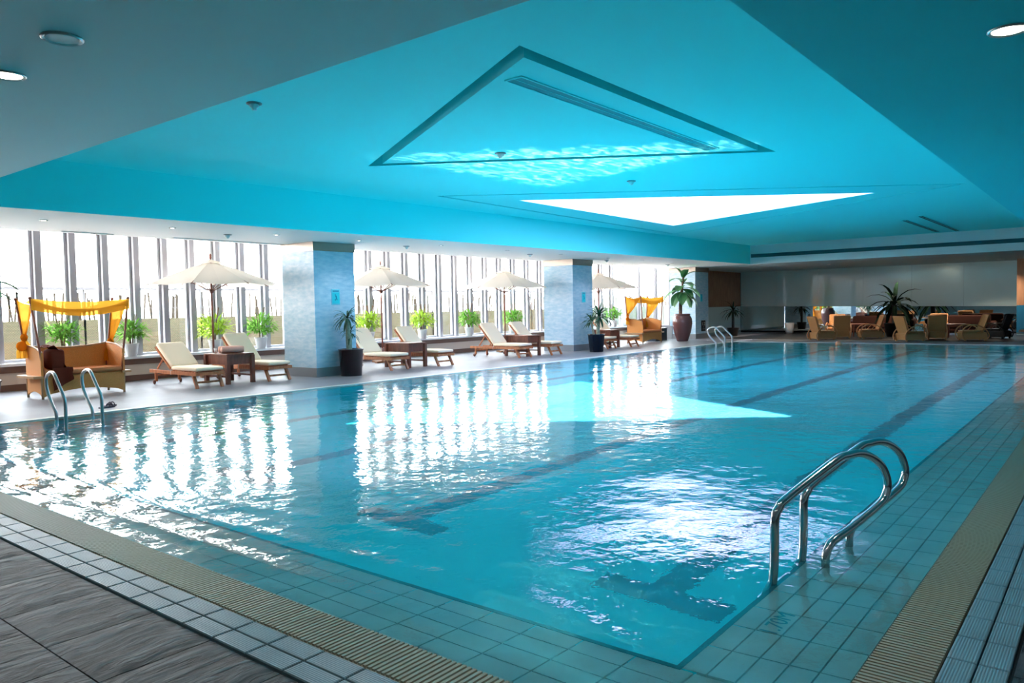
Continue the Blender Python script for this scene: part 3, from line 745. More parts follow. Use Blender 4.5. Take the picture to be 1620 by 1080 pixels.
def sprinkler(x, y, z, label):
    t = tag(empty('sprinkler', (x, y, z)), label, 'sprinkler', 'ceiling sprinklers')
    MB().lathe([(.085, 0), (.085, -.012), (.06, -.016)], 18, cap0=False).build('plate', M['plinth'], t, True)
    MB().lathe([(.05, -.016), (.05, -.045), (.03, -.055), (.028, -.075), (.01, -.08)], 14, cap0=False).build('head', M['soff_n'], t, True)
for p, l in [((4.97, 7.59, ZC), 'smoke detector on the turquoise ceiling near the grey soffit'), ((9.01, 7.36, ZC), 'smoke detector under the first ceiling triangle'), ((12.72, 7.23, ZC), 'smoke detector between the two ceiling triangles'),
             ((8.49, 14.05, ZS), 'smoke detector in the window soffit above the first parasol'), ((13.22, 13.86, ZS), 'smoke detector in the window soffit past the first pillar'), ((18.15, 13.77, ZS), 'smoke detector in the window soffit before the middle pillar'),
             ((22.7, 13.9, ZS), 'smoke detector in the window soffit past the middle pillar'), ((27.4, 14.0, ZS), 'smoke detector in the window soffit near the urn plant')]:
    sprinkler(*p, l)

# added lamp at the water, patterned to stand in for rippling light on the ceiling
li = bpy.data.lights.new('glint_stand_in', 'POINT'); li.energy = 900; li.shadow_soft_size = .02; li.color = (1, .72, .66); li.use_nodes = True
lo = bpy.data.objects.new('glint_stand_in', li); C.objects.link(lo); lo.location = (10.3, 7.0, .06)
N = li.node_tree.nodes; L = li.node_tree.links; em = N['Emission']
t_ = N.new('ShaderNodeTexCoord'); s_ = N.new('ShaderNodeSeparateXYZ'); L.new(t_.outputs['Normal'], s_.inputs[0])
def mth(op, a, b=None, c=None):
    n = N.new('ShaderNodeMath'); n.operation = op
    for i, q in enumerate((a, b, c)):
        if q is None: continue
        if isinstance(q, (int, float)): n.inputs[i].default_value = q
        else: L.new(q, n.inputs[i])
    return n.outputs[0]
zz = mth('MAXIMUM', s_.outputs[2], .02); H_ = ZC - .06
gx = mth('ADD', mth('MULTIPLY', mth('DIVIDE', s_.outputs[0], zz), H_), lo.location.x)
gy = mth('ADD', mth('MULTIPLY', mth('DIVIDE', s_.outputs[1], zz), H_), lo.location.y)
cb = N.new('ShaderNodeCombineXYZ'); L.new(gx, cb.inputs[0]); L.new(gy, cb.inputs[1])
mp = N.new('ShaderNodeMapping'); mp.inputs['Rotation'].default_value = (0, 0, .9); mp.inputs['Scale'].default_value = (1.0, 2.6, 1); L.new(cb.outputs[0], mp.inputs[0])
nz = N.new('ShaderNodeTexNoise'); nz.inputs['Scale'].default_value = 3.0; nz.inputs['Detail'].default_value = 7; nz.inputs['Roughness'].default_value = .62; nz.inputs['Distortion'].default_value = 1.2; L.new(mp.outputs[0], nz.inputs[0])
nb = N.new('ShaderNodeTexNoise'); nb.inputs['Scale'].default_value = 2.5; L.new(cb.outputs[0], nb.inputs[0])
msk = None
TC = [Vector((7.4, 9.1)), Vector((11.1, 3.7)), Vector((12.4, 8.9))]
cc = (TC[0] + TC[1] + TC[2]) / 3
for i in range(3):
    a, b = TC[i], TC[(i + 1) % 3]; e = (b - a).normalized(); n = Vector((-e.y, e.x))
    if n.dot(cc - a) < 0: n = -n
    d = mth('ADD', mth('ADD', mth('MULTIPLY', gx, n.x), mth('MULTIPLY', gy, n.y)), -n.dot(a))
    d = mth('ADD', d, mth('MULTIPLY', mth('SUBTRACT', nb.outputs[0], .5), .9))
    q = N.new('ShaderNodeMapRange'); q.inputs[1].default_value = -.05; q.inputs[2].default_value = .45; L.new(d, q.inputs[0]); q.interpolation_type = 'SMOOTHSTEP'
    msk = q.outputs[0] if msk is None else mth('MULTIPLY', msk, q.outputs[0])
q = N.new('ShaderNodeMapRange'); q.inputs[1].default_value = .49; q.inputs[2].default_value = .74; q.inputs[4].default_value = 1.0; L.new(nz.outputs[0], q.inputs[0])
rp2 = mth('ADD', mth('MULTIPLY', q.outputs[0], 1.0), .03)
up = mth('GREATER_THAN', s_.outputs[2], .02)
L.new(mth('MULTIPLY', mth('MULTIPLY', rp2, msk), up), em.inputs['Strength'])

# ================================================================== FURNITURE
def make_lounger(ty=1.66, tz=.95):
    r = empty('sun_lounger')
    wd = M['teak']
    for s in (-1, 1):
        MB().box(s * .29 - .018, .0, .255, s * .29 + .018, 2.05, .325).build('side_rail', wd, r)
        MB().bar((s * .265, .16, .26), (s * .265, .02, 0), .045, .06, (1, 0, 0)).build('leg', M['dwood'] if False else wd, r)
        lg_ = MB().bar((s * .25, 1.86, .26), (s * .25, 1.86, .06), .04, .05, (1, 0, 0)).build('leg', wd, r)
        wh = MB().lathe([(.045, -.015), (.05, -.008), (.05, .008), (.045, .015)], 14).xf(Matrix.Translation((s * .285, 1.88, .05)) @ Matrix.Rotation(PI / 2, 4, 'Y'))
        wh.build('wheel', M['dwood'], lg_, True)
    MB().bar((-.265, .09, .12), (.265, .09, .12), .03, .04).build('stretcher', wd, r)
    MB().bar((-.25, 1.86, .2), (.25, 1.86, .2), .03, .04).build('stretcher', wd, r)
    MB().box(-.31, -.01, .262, .31, .03, .32).build('end_rail', wd, r)
    for k in range(9): MB().box(-.27, .08 + k * .115, .325, .27, .14 + k * .115, .34).build('slat', wd, r)
    p0, p1 = Vector((0, 1.10, .36)), Vector((0, ty, tz)); up = (p1 - p0).normalized(); nn = Vector((0, up.z, -up.y))
    bf_ = MB()
    for s in (-1, 1): bf_.bar((s * .28, p0.y, p0.z), (s * .28, p1.y, p1.z), .03, .045, (1, 0, 0))
    for t in (.02, .3, .6, .95):
        q = p0.lerp(p1, t); bf_.bar((-.28, q.y, q.z), (.28, q.y, q.z), .05, .02, up)
    bf_.build('backrest_frame', wd, r)
    for s in (-1, 1):
        q = p0.lerp(p1, .55); MB().bar((s * .24, q.y + .01, q.z), (s * .24, ty + .06, .32), .025, .03).build('prop_strut', wd, r)
    c = MB().rbox(-.29, .0, .34, .29, 1.08, .425, .04).build('seat_cushion', M['cushion'], r, True)
    bk = MB().rbox(-.29, 0, -.045, .29, (p1 - p0).length + .03, .045, .04)
    mx = Matrix(((1, 0, 0, 0), (0, up.y, -nn.y, p0.y - .02), (0, up.z, -nn.z, p0.z + .03), (0, 0, 0, 1)))
    mx = Matrix.Translation((0, p0.y - .055, p0.z + .05)) @ Matrix.Rotation(math.atan2(up.z, up.y), 4, 'X')
    bo = bk.xf(mx).build('back_cushion', M['cushion'], r, True)
    for s in (-1, 1): MB().tube([(s * .295, 1.05, .37), (s * .31, 1.06, .30), (s * .30, 1.07, .24)], .006, 5).build('tie', M['ink'], c)
    return r
L0 = make_lounger(1.76, .80); L1 = make_lounger()
LS = [((8.17, 14.33), -.04, 'cream cushioned sun lounger beside the rattan sofa, nearest the viewer'),
      ((9.83, 14.36), .06, 'cream cushioned sun lounger between the table with towels and the nearest pillar'),
      ((13.05, 14.0), -.03, 'cream cushioned sun lounger behind the oxblood pot'),
      ((14.62, 13.92), .0, 'cream cushioned sun lounger just past the first bare wooden table'),
      ((17.98, 13.85), -.06, 'cream cushioned sun lounger with orange wood under the third parasol'),
      ((19.45, 13.75), .02, 'cream cushioned sun lounger before the middle pillar, past its table'),
      ((22.85, 13.80), .0, 'cream cushioned sun lounger behind the navy pot'),
      ((24.2, 13.66), .02, 'cream cushioned sun lounger next to the far rattan sofa')]
for i, (p, a, l) in enumerate(LS):
    o = L0 if i == 0 else L1 if i == 1 else copy_tree(L1)
    o.location = (*p, 0); o.rotation_euler.z = a; tag(o, l, 'sun lounger', 'sun loungers in pairs along the windows')

def make_table():
    r = empty('side_table'); wd = M['dwood']
    w_, d_ = .29, .42
    MB().bbox(-w_ - .03, -d_ - .03, .60, w_ + .03, d_ + .03, .64, .008).build('table_top', wd, r)
    for sx_ in (-1, 1):
        for sy in (-1, 1): MB().box(sx_ * w_ - .04, sy * d_ - .04, 0, sx_ * w_ + .04, sy * d_ + .04, .60).build('leg', wd, r)
    for s in (-1, 1):
        MB().box(-w_ + .04, s * (d_ - .01) - .012, .41, w_ - .04, s * (d_ - .01) + .012, .60).build('apron', wd, r)
        MB().box(s * (w_ - .01) - .012, -d_ + .04, .41, s * (w_ - .01) + .012, d_ - .04, .60).build('apron', wd, r)
        MB().box(s * w_ - .012, -d_ + .04, .14, s * w_ + .012, d_ - .04, .18).build('stretcher', wd, r)
    return r
T0 = make_table()
for i, (p, l) in enumerate([((9.03, 15.05), 'dark wooden side table carrying rolled pink towels'), ((13.88, 14.68), 'bare dark wooden side table between the loungers past the first pillar'),
                            ((18.72, 14.55), 'bare dark wooden side table under the third parasol'), ((23.5, 14.55), 'bare dark wooden side table past the navy pot')]):
    o = T0 if i == 0 else copy_tree(T0); o.location = (*p, 0); tag(o, l, 'side table', 'side tables between the loungers')
# towels and cup on the first table
def towel(x, y, z, rz, label, r=.072, l=.46):
    t = tag(empty('rolled_towel', (x, y, z), rz), label, 'towel', 'rolled towels on the first table')
    MB().tube([(-l / 2, 0, r), (-l / 2 + .015, 0, r), (0, 0, r), (l / 2 - .015, 0, r), (l / 2, 0, r)], [r * .9, r, r * 1.02, r, r * .9], 16).build('roll', M['towel'], t, True)
    sp = []
    for k in range(26):
        a = k * .6; q = .012 + (r - .016) * k / 26; sp.append((l / 2 + .001, math.cos(a) * q, r + math.sin(a) * q))
    MB().tube(sp, .004, 5).build('spiral_end', M['towel'], t)
towel(9.0, 14.86, .645, -.3, 'rolled pink towel lying in front on the dark side table')
towel(9.05, 15.04, .645, -.3, 'rolled pink towel lying behind on the dark side table')
ct = tag(empty('plastic_cup', (8.84, 15.26, .64)), 'small pale cup beside the rolled towels', 'cup')
MB().lathe([(.025, 0), (.033, .11), (.030, .11), (.023, .01)], 14).build('cup_wall', M['white'], ct, True)
MB().lathe([(.0345, .106), (.0345, .114)], 14).build('rim', M['plinth'], ct, True)

# parasols
def make_parasol():
    r = empty('parasol')
    MB().tube([(0, 0, 0.05), (0, 0, 2.78)], .022, 10).build('pole', M['pole'], r, True)
    bp_ = MB(); bp_.bar((-.34, 0, .03), (.34, 0, .03), .09, .05).bar((0, -.34, .03), (0, .34, .03), .09, .05)
    bp_.build('base_cross', M['lwood'], r)
    MB().tube([(0, 0, .05), (0, 0, .42)], .034, 10).build('base_sleeve', M['dwood'], r, True)
    MB().lathe([(.02, 2.78), (.03, 2.8), (.022, 2.83), (.03, 2.86), (.012, 2.9)], 10).build('finial', M['pole'], r, True)
    n = 8; R_, ze, za = 1.5, 2.17, 2.72
    def pt(a, t):
        k = (a / (2 * PI / n)); fr2 = abs((k % 1) - .5) * 2     # 1 at a rib, 0 between ribs
        rr = R_ * t * (math.cos(PI / n) / math.cos(((k % 1) - .5) * 2 * PI / n)); z = za + (ze - za) * (t ** 1.12) - (1 - fr2) * .03 * t * 1.2
        return (rr * math.cos(a), rr * math.sin(a), z)
    MB().grid(lambda u, v: pt(u * 2 * PI, .12 + .88 * v), 48, 8).build('canopy', M['canvas'], r, False)
    MB().grid(lambda u, v: (lambda p: (p[0], p[1], p[2] + .045))(pt(u * 2 * PI, .01 + .19 * v)), 48, 2).build('vent_cap', M['canvas'], r, False)
    for k in range(n):
        a = 2 * PI * k / n; p = pt(a + 1e-4, 1.0)
        rb = MB().bar((.05 * math.cos(a), .05 * math.sin(a), za - .05), (p[0] * 1.03, p[1] * 1.03, p[2] - .018), .014, .018).build('rib', M['dwood'], r)
        MB().bar((.03 * math.cos(a), .03 * math.sin(a), 2.02), (p[0] * .52, p[1] * .52, (za + p[2]) / 2 - .05), .012, .014).build('strut', M['dwood'], rb)
    MB().lathe([(.045, 1.98), (.045, 2.06)], 12).build('hub', M['dwood'], r, True)
    return r
P0 = make_parasol()
_va = math.atan2(15.0, 12.2)   # generic sight line
for i, (x, y, rz, l) in enumerate([(9.66, 16.75, .0, 'cream octagonal parasol nearest the viewer, above the table with towels'), (14.68, 16.47, .25, 'cream octagonal parasol between the nearest and middle pillars, first of two'),
                               (20.02, 16.3, .1, 'cream octagonal parasol in front of the middle pillar'), (25.0, 15.7, .3, 'cream octagonal parasol partly hidden behind the middle pillar')]):
    o = P0 if i == 0 else copy_tree(P0); o.location = (x, y, 0); o.rotation_euler.z = rz; tag(o, l, 'parasol', 'parasols over the loungers')

# rattan sofa with canopy
def make_sofa():
    r = empty('rattan_sofa'); W = .72; D = .70
    # lower apron with arched bottom edge, front and sides
    def apron(u0, u1, arch=.09):
        P_ = []; n = 12
        for k in range(n + 1):
            t = k / n; P_.append((u0 + (u1 - u0) * t, .06 + arch * math.sin(PI * t) if .04 < t < .96 else .03))
        return P_ + [(u1, .40), (u0, .40)]
    MB().prism(apron(-W, W), 1, .0, .03).build('front_apron', M['rattand'], r)
    for s in (-1, 1):
        MB().prism(apron(.02, D, .07), 0, s * (W + .0) - .015, s * (W + .0) + .015).build('side_apron', M['rattan'], r)
        MB().box(s * (W + .06) - .11, -.05, .385, s * (W + .06) + .06, D + .03, .425).build('arm_ledge', M['cane'], r)
        MB().prism([(.0, .425), (D, .425), (D, .95), (.35, .93), (.06, .86), (.0, .84)], 0, s * (W) - .02, s * W + .02).build('side_panel', M['rattan'], r)
        MB().tube(smooth_path([(s * W, .0, .84), (s * W, .06, .865), (s * W, .35, .94), (s * W, D, .96)], 3), .018, 8).build('side_cap', M['cane'], r, True)
        for (y, lx) in ((.02, .09), (D, .05)):
            MB().tube([(s * (W + .0), y, 0), (s * (W + .01), y, .42)], .022, 8).build('leg', M['cane'], r, True)
            MB().tube([(s * (W - .03), y, .40), (s * (W + .01), y, .80), (s * (W + .14), y, 1.82)], .021, 8).build('post', M['pole'], r, True)
            MB().lathe([(.028, 0), (.034, .02), (.02, .045)], 8, (s * (W + .14), y, 1.81)).build('post_cap', M['pole'], r, True)
    # back, higher at both ends and dipping
    def bk(u, v):
        x = -W + 2 * W * u; top = .90 + .06 * abs(2 * u - 1) ** 2; return (x, D + .03 * math.sin(PI * u), .42 + (top - .42) * v)
    b_ = MB().grid(bk, 14, 3); b_.grid(lambda u, v: (lambda p: (p[0], p[1] + .03, p[2]))(bk(1 - u, v)), 14, 3)
    b_.build('back_panel', M['rattan'], r)
    MB().tube([(lambda p: (p[0], p[1] + .015, p[2]))(bk(k / 14, 1)) for k in range(15)], .02, 8).build('back_cap', M['cane'], r, True)
    MB().box(-W + .02, .02, .38, W - .02, D - .02, .42).build('seat_base', M['rattand'], r)
    MB().rbox(-W + .03, -.01, .42, W - .03, D - .05, .52, .05).build('seat_cushion', M['seat'], r, True)
    T_ = lambda s, y: Vector((s * (W + .14), y, 1.82))
    # roof sheet sagging between the four posts
    def roof(u, v):
        a = T_(-1, 0).lerp(T_(1, 0), u); b = T_(-1, D).lerp(T_(1, D), u); p = a.lerp(b, v)
        p.z -= .20 * math.sin(PI * u) + .05 * math.sin(PI * v) + .015 * math.sin(9 * u + 5 * v); return p
    MB().grid(roof, 24, 10).build('canopy_cloth', M['sheer'], r, True)
    def val(u, v):
        a = T_(-1, 0).lerp(T_(1, 0), u); a.z -= .06 * math.sin(PI * u) + v * (.20 + .06 * math.sin(PI * u)); a.y += .012 * math.sin(u * 16) * v - .03; return a
    MB().grid(val, 40, 3).build('valance', M['sheer'], r, True)
    for s in (-1, 1):
        K_ = Vector((s * (W + .04), D * (.95 if s > 0 else .95), 1.12 if s < 0 else 1.16))
        if s > 0: K_ = Vector((W + .06, D * .95, .98))
        def cur(u, v, s=s, K_=K_):
            a = T_(s, 0).lerp(T_(s, D), u); t = v; p = a.lerp(K_, t)
            mid = T_(s, D * .5).lerp(K_, t); p = mid + (a - T_(s, D * .5)) * (1 - .9 * t)
            p.x += -s * (1 - abs(2 * u - 1)) * .16 * (1 - t) + .03 * math.sin(u * 22) * (.2 + t * .5); p.z -= .05 * math.sin(PI * t) + .10 * (1 - t) * math.sin(PI * u); return p
        MB().grid(cur, 26, 10).build('drape', M['sheerd'], r, True)
        def tail(u, v, K_=K_, s=s):
            a = (u - .5); wv = .03 + .17 * math.sin(min(v * 1.3, 1) * PI / 2)
            return (K_.x + a * wv * 1.4 + .02 * math.sin(u * 25) * v, K_.y - .05 * v + .05 * math.cos(u * 19) * v, K_.z - .02 - .36 * v)
        MB().grid(tail, 20, 6).build('drape_tail', M['sheer'], r, True)
        MB().lathe([(.01, .07), (.05, .045), (.065, .0), (.05, -.05), (.02, -.075)], 12, K_).build('knot', M['sheerd'], r, True)
        if s < 0:
            MB().grid(lambda u, v: (K_.x - .06 + .09 * math.cos(u * 2 * PI) * math.sin(PI * v), K_.y - .03 + .07 * math.sin(u * 2 * PI) * math.sin(PI * v), K_.z - .06 - .10 + .09 * math.cos(PI * v)), 14, 8).build('bow', M['sheerd'], r, True)
    return r
SF = make_sofa(); SF.location = (6.15, 15.2, 0); tag(SF, 'rattan sofa with orange sheer canopy nearest the viewer, brown throw on it', 'canopy sofa', 'rattan canopy sofas')
S2 = copy_tree(SF); S2.location = (26.9, 14.42, 0); S2.rotation_euler.z = -.02; tag(S2, 'rattan sofa with orange sheer canopy at the far end, beside the urn', 'canopy sofa', 'rattan canopy sofas')
# throw draped over the near arm of the first sofa
def thr(u, v):
    # u across (along y), v along the drape: from behind the arm, over the seat, down the front
    path = [(-.60, .93), (-.50, .96), (-.42, .85), (-.37, .66), (-.30, .545), (-.22, .535)]
    k = v * (len(path) - 1); i = min(int(k), len(path) - 2); t = k - i
    x = path[i][0] * (1 - t) + path[i + 1][0] * t; z = path[i][1] * (1 - t) + path[i + 1][1] * t
    return (6.15 + x + .02 * math.sin(u * 9), 15.22 + .46 * u + .0, z + .012 * math.sin(u * 14 + v * 4) + .01)
def thr2(u, v):
    return (6.15 - .56 + .34 * u + .01 * math.sin(v * 9), 15.2 - .035 - .02 * math.sin(u * 8) * v, .56 - .42 * v * (1 - .45 * u))
tt = tag(empty('throw_blanket', (5.7, 15.3, .5)), 'dark brown throw draped over one arm of the near rattan sofa', 'blanket')
tt.location = (0, 0, 0)
b_ = MB().grid(thr, 10, 20); b_.build('spread', M['throw'], tt, True)
MB().grid(thr2, 12, 8).build('front_fall', M['throw'], tt, True)
MB().rbox(5.6, 15.22, .52, 5.83, 15.62, .90, .06).build('folded_bulk', M['throw'], tt, True)

# ladders
def ladder(name, rails, steps, label, m, r=.024):
    t = tag(empty(name), label, 'pool ladder', 'steel pool ladders')
    for pts in rails: MB().tube(smooth_path(pts, 5), r, 12).build('rail', m, t, True)
    for a, b in steps: MB().bar(a, b, .08, .03).build('tread', m, t)
    for pts in rails:
        for p in (pts[0], pts[-1]):
            if p[2] > -.2 and r != .024: MB().lathe([(.05, -.045), (.05, -.03), (.03, -.022)], 14, (p[0], p[1], 0)).build('flange', m, t, True)
    return t
u = Vector((.947, -.32, 0)); prof = [(.0, .0), (.015, .18), (.02, .335), (.055, .39), (.12, .43), (.55, .583), (.66, .60), (.79, .598), (.92, .555), (1.02, .485), (1.075, .39), (1.06, .315), (.985, .26), (.70, .165), (.56, .13), (.50, .10), (.465, .05), (.46, .0)]
def nr(o):
    o = Vector(o); pts = [o + u * s_ + Vector((0, 0, z)) for s_, z in prof]
    pts = [pts[0] + Vector((0, .05, -1.0)), pts[0] + Vector((0, .05, -.35))] + pts + [pts[-1] + Vector((0, 0, -.04))]
    return pts
o1, o2 = (4.034, 1.455, 0), (4.50, 1.45, 0)
ladder('pool_ladder', [nr(o1), nr(o2)], [((4.034, 1.505, z), (4.5, 1.5, z)) for z in (-.3, -.55, -.8)], 'steel pool ladder with looped rails closest to the viewer', M['steel'])
prof2 = [(0, -.9), (0, -.4), (0, .0), (0, .23), (.04, .34), (.17, .48), (.29, .61), (.36, .665), (.44, .68), (.55, .655), (.63, .60), (.65, .52), (.61, .38), (.48, .22), (.36, .11), (.33, .05), (.33, -.03)]
ladder('pool_ladder', [[(x, 11.82 + s_, z) for s_, z in prof2] for x in (4.5, 5.0)], [((4.5, 11.82, z), (5.0, 11.82, z)) for z in (-.25, -.5, -.75)], 'steel pool ladder in front of the near rattan sofa', M['steelm'])
ladder('pool_ladder', [[(x, 11.1 + s_ * 1.0, z * .95) for s_, z in prof2] for x in (26.1, 26.75)], [((26.1, 11.1, z), (26.75, 11.1, z)) for z in (-.25, -.5, -.75)], 'steel pool ladder near the urn plant at the far end', M['steelm'], .03)

# ================================================================== PLANTS
def bush(x, y, z, s, label, seed, m, n=120, wide=1.0, up=.95):
    random.seed(seed)
    t = tag(empty('potted_bush', (x, y, z)), label, 'potted plant', 'bushes in white pots on the window ledge')
    MB().lathe([(.11, 0), (.155, .27), (.165, .28), (.165, .295), (.14, .295), (.135, .26)], 20, cap1=False).build('pot', M['potw'], t, True)
    MB().lathe([(.001, .262), (.138, .262)], 16, cap0=False, cap1=False).build('soil', M['soil'], t)
    st_ = MB()
    for k in range(5):
        a = k * 1.26; st_.tube([(0.02 * math.cos(a), .02 * math.sin(a), .25), (.07 * math.cos(a), .07 * math.sin(a), .5 * s + .2), (.14 * math.cos(a), .14 * math.sin(a), .85 * s + .15)], .009, 5)
    st_.build('stem', M['trunkb'], t)
    f = MB()
    for k in range(n):
        a = random.uniform(0, 2 * PI); el = random.uniform(-.2, 1.3); rad = random.uniform(.05, .40) * s * wide
        base = (rad * math.cos(a) * .8, rad * math.sin(a) * .8, .40 + random.uniform(0, .48 - .5 * rad) * s * up)
        f.leaf(base, (math.cos(a) * math.cos(el), math.sin(a) * math.cos(el), math.sin(el)), random.uniform(.14, .26) * s, .055 * s, random.uniform(.4, 1.3), 3, .2)
    tag(f.build('foliage', m, t), None, None, None, 'stuff')
for i, (x, s, l) in enumerate([(6.72, 1.0, 'bush in a white pot behind the near sofa, the one seen through the canopy'), (8.15, .95, 'bush in a white pot behind the post of the near sofa'), (10.2, 1.1, 'bush in a white pot behind the pole of the nearest parasol'),
                               (11.5, 1.1, 'bush in a white pot at the window just before the nearest pillar'), (15.2, 1.1, 'bush in a white pot at the window just past the nearest pillar'), (17.42, 1.12, 'bush in a white pot beside the pole of the second parasol'),
                               (19.68, 1.15, 'bush in a white pot standing between the second and third parasol'), (22.1, 1.1, 'bush in a white pot behind the pole of the third parasol'), (29.3, 1.0, 'bush in a white pot behind the far rattan sofa')]):
    bush(x, 17.62, .555, s, l, 20 + i, M['leafy'] if i in (2, 4, 5) else M['leaf'], 230)

def palm(name, loc, trunk, crowns, pot, label, lm, tm, nleaf=26, ll=.42, lw=.035, droop=1.3, seed=1):
    random.seed(seed); t = tag(empty(name, loc), label, 'potted plant')
    pot(t)
    for pts, rad in trunk: MB().tube(smooth_path(pts, 4), rad, 10).build('trunk', tm, t, True)
    for c_, n, sc in crowns:
        for k in range(n):
            a = k * 2.399 + random.uniform(-.2, .2); el = 1.35 - 1.5 * k / n + random.uniform(-.1, .1)
            MB().leaf((c_[0], c_[1], c_[2] - .02 * k / n), (math.cos(a) * math.cos(el), math.sin(a) * math.cos(el), math.sin(el)), ll * sc * random.uniform(.85, 1.15), lw * sc, droop, 5, .3).build('leaf', lm, t)
    return t
def square_pot(w0, w1, h, m, r=.03):
    def f(t):
        MB().lathe([(w0, 0), (w1, h - .03), (w1 + .012, h - .03), (w1 + .012, h), (w1 - .03, h), (w1 - .04, h - .06)], 28, cap1=False).build('pot', m, t, True)
        MB().lathe([(.001, h - .06), (w1 - .035, h - .06)], 20, cap0=False, cap1=False).build('soil', M['soil'], t)
    return f
palm('potted_dracaena', (11.42, 13.9, 0), [([(-.06, 0, .55), (-.07, 0, .9), (-.08, 0, 1.32)], [.055] * 9), ([(.04, .05, .55), (.05, .06, .8), (.05, .06, .95)], .03)],
     [((-.08, 0, 1.32), 34, 1.0), ((.05, .06, .97), 14, .8)], square_pot(.24, .28, .62, M['potbr']), 'dracaena in a glossy oxblood pot against the nearest pillar', M['leafd'], M['trunk'], seed=4, droop=1.7, lw=.045)
palm('potted_dracaena', (21.2, 13.42, 0), [([(.10, 0, .5), (.12, 0, .8), (.14, 0, 1.15)], .06), ([(-.12, 0, .5), (-.2, 0, .72), (-.28, 0, .98)], .035)],
     [((.18, 0, 1.15), 44, 1.1), ((-.28, 0, 1.0), 20, .85)], square_pot(.22, .275, .58, M['potbl']), 'dracaena in a navy pot against the middle pillar', M['leafd'], M['trunk'], seed=8, droop=1.2, lw=.06, ll=.5)
# urn with a broad-leaved plant
def urn(t):
    pr = [(.30, 0), (.33, .03), (.48, .35), (.57, .70), (.56, .90), (.46, 1.02), (.42, 1.05), (.47, 1.08), (.45, 1.11), (.40, 1.11), (.38, 1.04)]
    MB().lathe([(r_ * .70, z) for r_, z in pr], 36, cap1=False).build('urn', M['urn'], t, True)
    MB().lathe([(.001, 1.03), (.265, 1.03)], 20, cap0=False, cap1=False).build('soil', M['soil'], t)
ur = tag(empty('urn_plant', (28.55, 13.95, 0)), 'tall broad leaved plant in a big plum glazed urn', 'potted plant'); urn(ur)
MB().tube(smooth_path([(-.12, .02, 1.0), (-.1, .02, 1.5), (.0, 0, 2.1), (.12, 0, 2.6)], 4), [.07] * 5 + [.06] * 4 + [.04] * 4, 8).build('trunk', M['trunkb'], ur, True)
random.seed(11)
for k, (a, el, z, ln, wd_) in enumerate([(2.4, .3, 2.05, .95, .40), (2.9, -.1, 2.0, .85, .42), (3.6, .0, 1.95, .8, .4), (2.0, -.3, 1.9, .8, .36), (-.6, .35, 2.15, .95, .34), (-.9, -.1, 2.0, .9, .40), (-.4, -.3, 1.95, .8, .38), (4.4, .1, 2.1, .7, .4), (-1.3, .3, 2.1, .7, .36), (1.2, .3, 2.2, .7, .36), (.4, .9, 2.35, .75, .34), (2.6, .8, 2.4, .7, .34), (-1.0, 1.1, 2.5, .7, .34), (4.0, 1.2, 2.55, .6, .32), (1.6, 1.3, 2.55, .65, .32), (2.7, -.5, 2.0, .75, .42), (-.7, -.6, 1.95, .7, .4), (3.3, .5, 2.2, .7, .4), (-.2, .6, 2.3, .7, .4), (5.2, -.2, 2.0, .7, .42), (5.0, .6, 2.3, .6, .4)]):
    c_ = Vector((.02 + (z - 2.1) * .2, 0, z))
    MB().leaf(c_, (math.cos(a) * math.cos(el), math.sin(a) * math.cos(el), math.sin(el)), ln, wd_, 1.5, 7, .18).build('leaf', M['leafb'], ur)
MB().leaf((.1, .05, 1.03), (.9, -.4, .2), .35, .1, .4, 4, .2).build('leaf', M['leafb'], ur)
# dark planter beside the urn
dp = tag(empty('planter_box', (28.6, 15.1, 0)), 'low dark planter box behind the plum urn', 'planter')
MB().box(-.55, -.2, 0, .45, .2, .5).build('box_wall', M['potbl'], dp); MB().box(-.57, -.22, .5, .47, .22, .53).build('rim', M['potbl'], dp)
# palm standing before the mirrors, and the big dark palm between the chair groups
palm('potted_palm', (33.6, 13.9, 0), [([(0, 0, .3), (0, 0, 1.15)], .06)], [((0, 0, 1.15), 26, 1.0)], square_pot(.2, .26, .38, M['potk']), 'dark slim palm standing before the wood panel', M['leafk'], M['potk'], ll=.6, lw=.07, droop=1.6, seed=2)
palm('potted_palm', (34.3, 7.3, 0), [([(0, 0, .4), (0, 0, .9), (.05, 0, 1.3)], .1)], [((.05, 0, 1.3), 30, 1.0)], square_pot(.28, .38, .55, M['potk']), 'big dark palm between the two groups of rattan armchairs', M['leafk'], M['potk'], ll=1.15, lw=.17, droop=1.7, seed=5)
# leaf tips at the picture's near edge: plant in front of the first window
palm('potted_palm', (4.12, 14.1, 0), [([(0, 0, .4), (0, 0, 1.2), (0, 0, 2.0)], .05)], [((0, 0, 2.0), 18, 1.0)], square_pot(.24, .3, .5, M['potbr']), 'palm at the picture edge beside the near rattan sofa, only leaf tips showing', M['leafb'], M['trunk'], ll=.72, lw=.13, droop=1.3, seed=9)
wp = tag(empty('white_planter', (36.6, 12.35, 0)), 'plain white tapered planter in front of the mirrors', 'planter')
MB().lathe([(.17, 0), (.22, .52), (.20, .52), (.19, .47)], 24, cap1=False).build('pot', M['potw'], wp, True)
MB().lathe([(.001, .46), (.19, .46)], 16, cap0=False, cap1=False).build('soil', M['soil'], wp)

